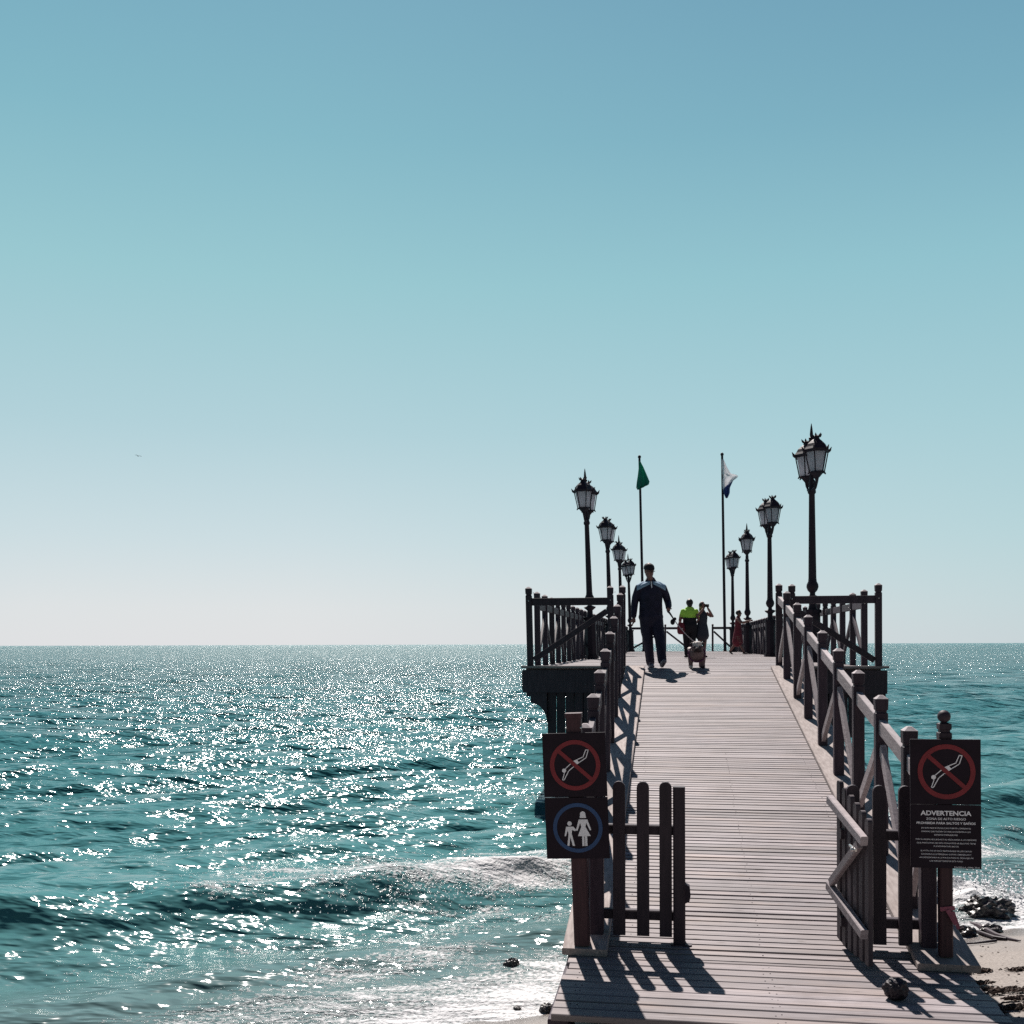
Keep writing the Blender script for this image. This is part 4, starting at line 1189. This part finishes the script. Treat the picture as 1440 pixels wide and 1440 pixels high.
def woman_red():
    s = W(38.8, 2.42, Z_TOP + .004)
    e = empty('person', s, rz=1.15, label='woman in a maroon dress walking by the right railing, arms raised to the front', cat='person')
    P = []; D_, S_, K_ = 0, 1, 2
    hc = V3(0, -.03, 1.515)
    P.append((D_, limb((V3(0, .02, .46), .19, .20), (V3(0, .01, .70), .175, .17), (V3(0, 0, .95), .15, .125), (V3(0, 0, 1.16), .165, .12), (V3(0, 0, 1.30), .155, .10), (V3(0, 0, 1.36), .09, .075))))
    P.append((S_, limb((V3(0, 0, 1.36), .045), (V3(0, -.02, 1.45), .045))))
    P += head(hc, S_, 0, V3(0, -1, 0))
    for sg, kf, af in ((-1, V3(-.075, -.06, .42), V3(-.07, -.22, .10)), (1, V3(.075, .10, .42), V3(.07, .30, .14))):
        P.append((S_, limb((V3(sg * .08, 0, .62), .07, .075), (kf, .055, .058), (af, .036, .04))))
        t = V3(0, -.12, -.03) if sg < 0 else V3(0, -.07, -.10)
        P.append((K_, limb((af + V3(0, .01, -.05), .036, .036), (af + t * .6 + V3(0, 0, -.045), .038, .032), (af + t + V3(0, 0, -.03), .033, .024))))
        P.append((S_, limb((V3(sg * .15, 0, 1.30), .045), (V3(sg * .18, -.14, 1.16), .040), (V3(sg * .14, -.34, 1.22), .033), (V3(sg * .12, -.38, 1.23), .03))))
        P += hand(V3(sg * .115, -.395, 1.235), V3(-.1 * sg, -.95, .15), V3(0, 0, 1), S_, .4, sg)
    fused('body', P, .0085, [M['maroon'], M['skin'], M['black']], e, 3)
    mb = MB(); mb.ball(hc + V3(0, .014, .022), .086, .102, .102, 16); mb.ball(hc + V3(0, .08, .02), .05, .045, .05, 12); mb.build('hair', M['hair'], e, True)
woman_red()

# --------------------------------------------------------------------------
# rocks, seaweed, gull
# --------------------------------------------------------------------------
def rock(x, y, z, rx, ry, rz, seed, label):
    bm = bmesh.new(); bmesh.ops.create_icosphere(bm, subdivisions=4, radius=1)
    r = random.Random(seed); offs = Vector((r.uniform(0, 50), r.uniform(0, 50), r.uniform(0, 50)))
    from mathutils import noise as mn
    for v in bm.verts:
        n = v.co.normalized()
        k = 1 + .32 * mn.noise(n * 1.6 + offs) + .26 * abs(mn.noise(n * 3.2 + offs)) + .16 * mn.noise(n * 8 + offs) + .08 * mn.noise(n * 19 + offs)
        v.co = Vector((n.x * rx * k, n.y * ry * k, n.z * rz * k))
    me = bpy.data.meshes.new('rock'); bm.to_mesh(me); bm.free(); me.materials.append(M['rock'])
    o = bpy.data.objects.new('rock', me); COL.objects.link(o); o.location = (x, y, z)
    tag(o, label, 'rock', 'dark rocks at the water edge')
def at(u, v, z):
    Y = (E - z) * F / (v - 906 + .00278 * (u - 720)); return ((u - 720) / F * Y, Y)
for u, v, rx, ry, rz, lab in ((1392, 1287, .22, .15, .14, 'largest dark rock, right of the right sign, with surf breaking behind it'),
                              (1357, 1313, .085, .07, .06, 'smooth dark rock at the wet sand edge, close behind the right sign post'),
                              (1393, 1309, .10, .06, .05, 'low jagged rock between the surf-hit rock and the sand'),
                              (718, 1357, .06, .05, .05, 'dark rock in the foam left of the ramp foot, farther out'),
                              (769, 1420, .055, .04, .035, 'small dark rock on the wet sand beside the left deck edge'),
                              (726, 1416, .028, .025, .02, 'smallest dark stone on the wet sand left of the deck')):
    x, y = at(u, v, .02); rock(x, y, max(bz(x, y), 0.0) + rz * .35, rx, ry, rz, u, lab)

def seaweed(u, v, n, spread, label):
    x, y = at(u, v, .28); z = bz(x, y)
    r = random.Random(int(u * 7 + v)); mb = MB()
    for k in range(n):
        px = r.gauss(0, spread); py = r.gauss(0, spread * .38); ang = r.gauss(0, .9); L = r.uniform(.03, .09)
        p = V3(px, py, bz(x + px, y + py) - z + .008 + r.uniform(0, .012)); d = V3(math.cos(ang), math.sin(ang) * .7, r.uniform(-.1, .15)) * L
        mb.tube([p - d * .5, p + V3(0, 0, r.uniform(0, .012)), p + d * .5], [.002, r.uniform(.004, .010), .002], 5)
    mb.tube([(-spread * 1.6, 0, .006), (-spread * .5, spread * .2, .01), (spread * .5, -spread * .1, .01), (spread * 1.6, spread * .1, .006)], [.003, .008, .007, .002], 6)
    o = mb.build('seaweed_clump', M['weed'], None); o.location = (x, y, z)
    tag(o, label, 'seaweed', 'seaweed clumps on the sand')
for args in ((1380, 1352, 40, .05, 'small dark clump of seaweed on open sand, nearest the right kerb end'),
             (1432, 1355, 30, .05, 'thin line of seaweed at the right picture edge below the water'),
             (1374, 1378, 40, .05, 'dark clump of seaweed touching the right deck edge'),
             (1380, 1393, 26, .04, 'small streak of seaweed just below the clump at the deck edge'),
             (1425, 1398, 110, .10, 'broad tangle of seaweed at the right picture edge'),
             (1428, 1418, 40, .05, 'compact dark clump of seaweed under the broad tangle'),
             (1424, 1436, 90, .08, 'lowest tangle of seaweed in the bottom right corner'),
             (775, 1437, 90, .07, 'dark seaweed on the sand left of the deck end')):
    seaweed(*args)
def litter():
    """bits of weed, shell and grit scattered over the sand"""
    mb = MB(); r = random.Random(4)
    for k in range(900):
        x = r.uniform(2.2, 6.5); y = r.uniform(4.8, 8.8)
        if shore_d(np.array(x), np.array(y)) > -.35: continue
        z = bz(x, y); s = r.uniform(.002, .006)
        mb.ball((x, y, z + .004), s * r.uniform(1, 2.2), s * r.uniform(.8, 1.6), s * .7, 6)
    for k in range(260):
        x = r.uniform(-.3, 3); y = r.uniform(4.8, 6.4)
        if shore_d(np.array(x), np.array(y)) > -.35: continue
        z = bz(x, y); s = r.uniform(.002, .006); mb.ball((x, y, z + .004), s * 1.5, s, s * .7, 6)
    o = mb.build('beach_grit', M['weed'], None); tag(o, 'dark bits of weed and grit scattered over the sand', 'grit', kind='stuff')
litter()

def driftwood():
    def P(u, v, dz=.012):
        x, y = at(u, v, .06)
        for _ in range(3): x, y = at(u, v, bz(x, y))
        return V3(x, y, bz(x, y) + dz)
    mb = MB()
    mb.tube([P(1356, 1301, .03), P(1376, 1307, .03), P(1400, 1318, .02), P(1420, 1323), P(1434, 1325)], [.020, .026, .022, .016, .005], 8)
    mb.tube([P(1352, 1309, .02), P(1374, 1313, .02), P(1398, 1322, .02), P(1414, 1323, .015)], [.012, .016, .018, .014], 8)
    mb.tube([P(1341, 1330), P(1372, 1328), P(1400, 1325, .015)], [.006, .008, .012], 6)
    o = mb.build('driftwood', M['gate'], None, True)
    tag(o, 'dark forked driftwood on wet sand, reaching right from behind the right sign post', 'driftwood')
driftwood()

def spray():
    """droplets thrown up where the surf hits the rocks and along the broken crest"""
    mb = MB(); r = random.Random(9)
    cx, cy = at(1400, 1262, .05)
    for k in range(1100):
        x = cx + r.gauss(0, .42); y = cy + r.gauss(.1, .22); z = .06 + abs(r.gauss(0, .13)) * math.exp(-((x - cx) / .6) ** 2); q = abs(r.gauss(0, .006)) + .003
        mb.ball((x, y, z), q, q, q, 6)
    cx, cy = at(745, 1262, .15)
    for k in range(700):
        t = r.gauss(0, 1.0); x = cx + t * .907 - .2; y = cy + t * .42 + r.gauss(0, .16); z = .20 + abs(r.gauss(0, .07)); q = abs(r.gauss(0, .004)) + .0025
        mb.ball((x, y, z), q, q, q, 6)
    o = mb.build('sea_spray', M['foam'], None, True); tag(o, 'white spray where the surf breaks', 'spray', kind='stuff')
spray()

def gull():
    Y = 150.0; x = (195 - 720) / F * Y; z = E + (908 - 642) / F * Y
    mb = MB()
    mb.tube([(0, -.22, 0), (0, -.12, .02), (0, .05, .02), (0, .26, 0)], [.02, .06, .065, .015], 8)
    for s in (-1, 1):
        mb.add([(0, -.08, .03), (s * .28, -.14, .11), (s * .55, .0, .05), (s * .26, .02, .09), (0, .08, .03)], [(0, 1, 3, 4), (1, 2, 3)])
        mb.add([(0, -.08, .022), (s * .28, -.14, .102), (s * .55, .0, .045), (s * .26, .02, .082), (0, .08, .022)], [(4, 3, 1, 0), (3, 2, 1)])
    o = mb.build('gull', M['gull'], None); o.location = (x, Y, z); o.rotation_euler = (0, .15, .6)
    tag(o, 'tiny gull gliding alone in the sky over the left sea', 'bird')
gull()

scene.render.engine = 'CYCLES'
scene.cycles.use_denoising = False
scene.cycles.max_bounces = 6
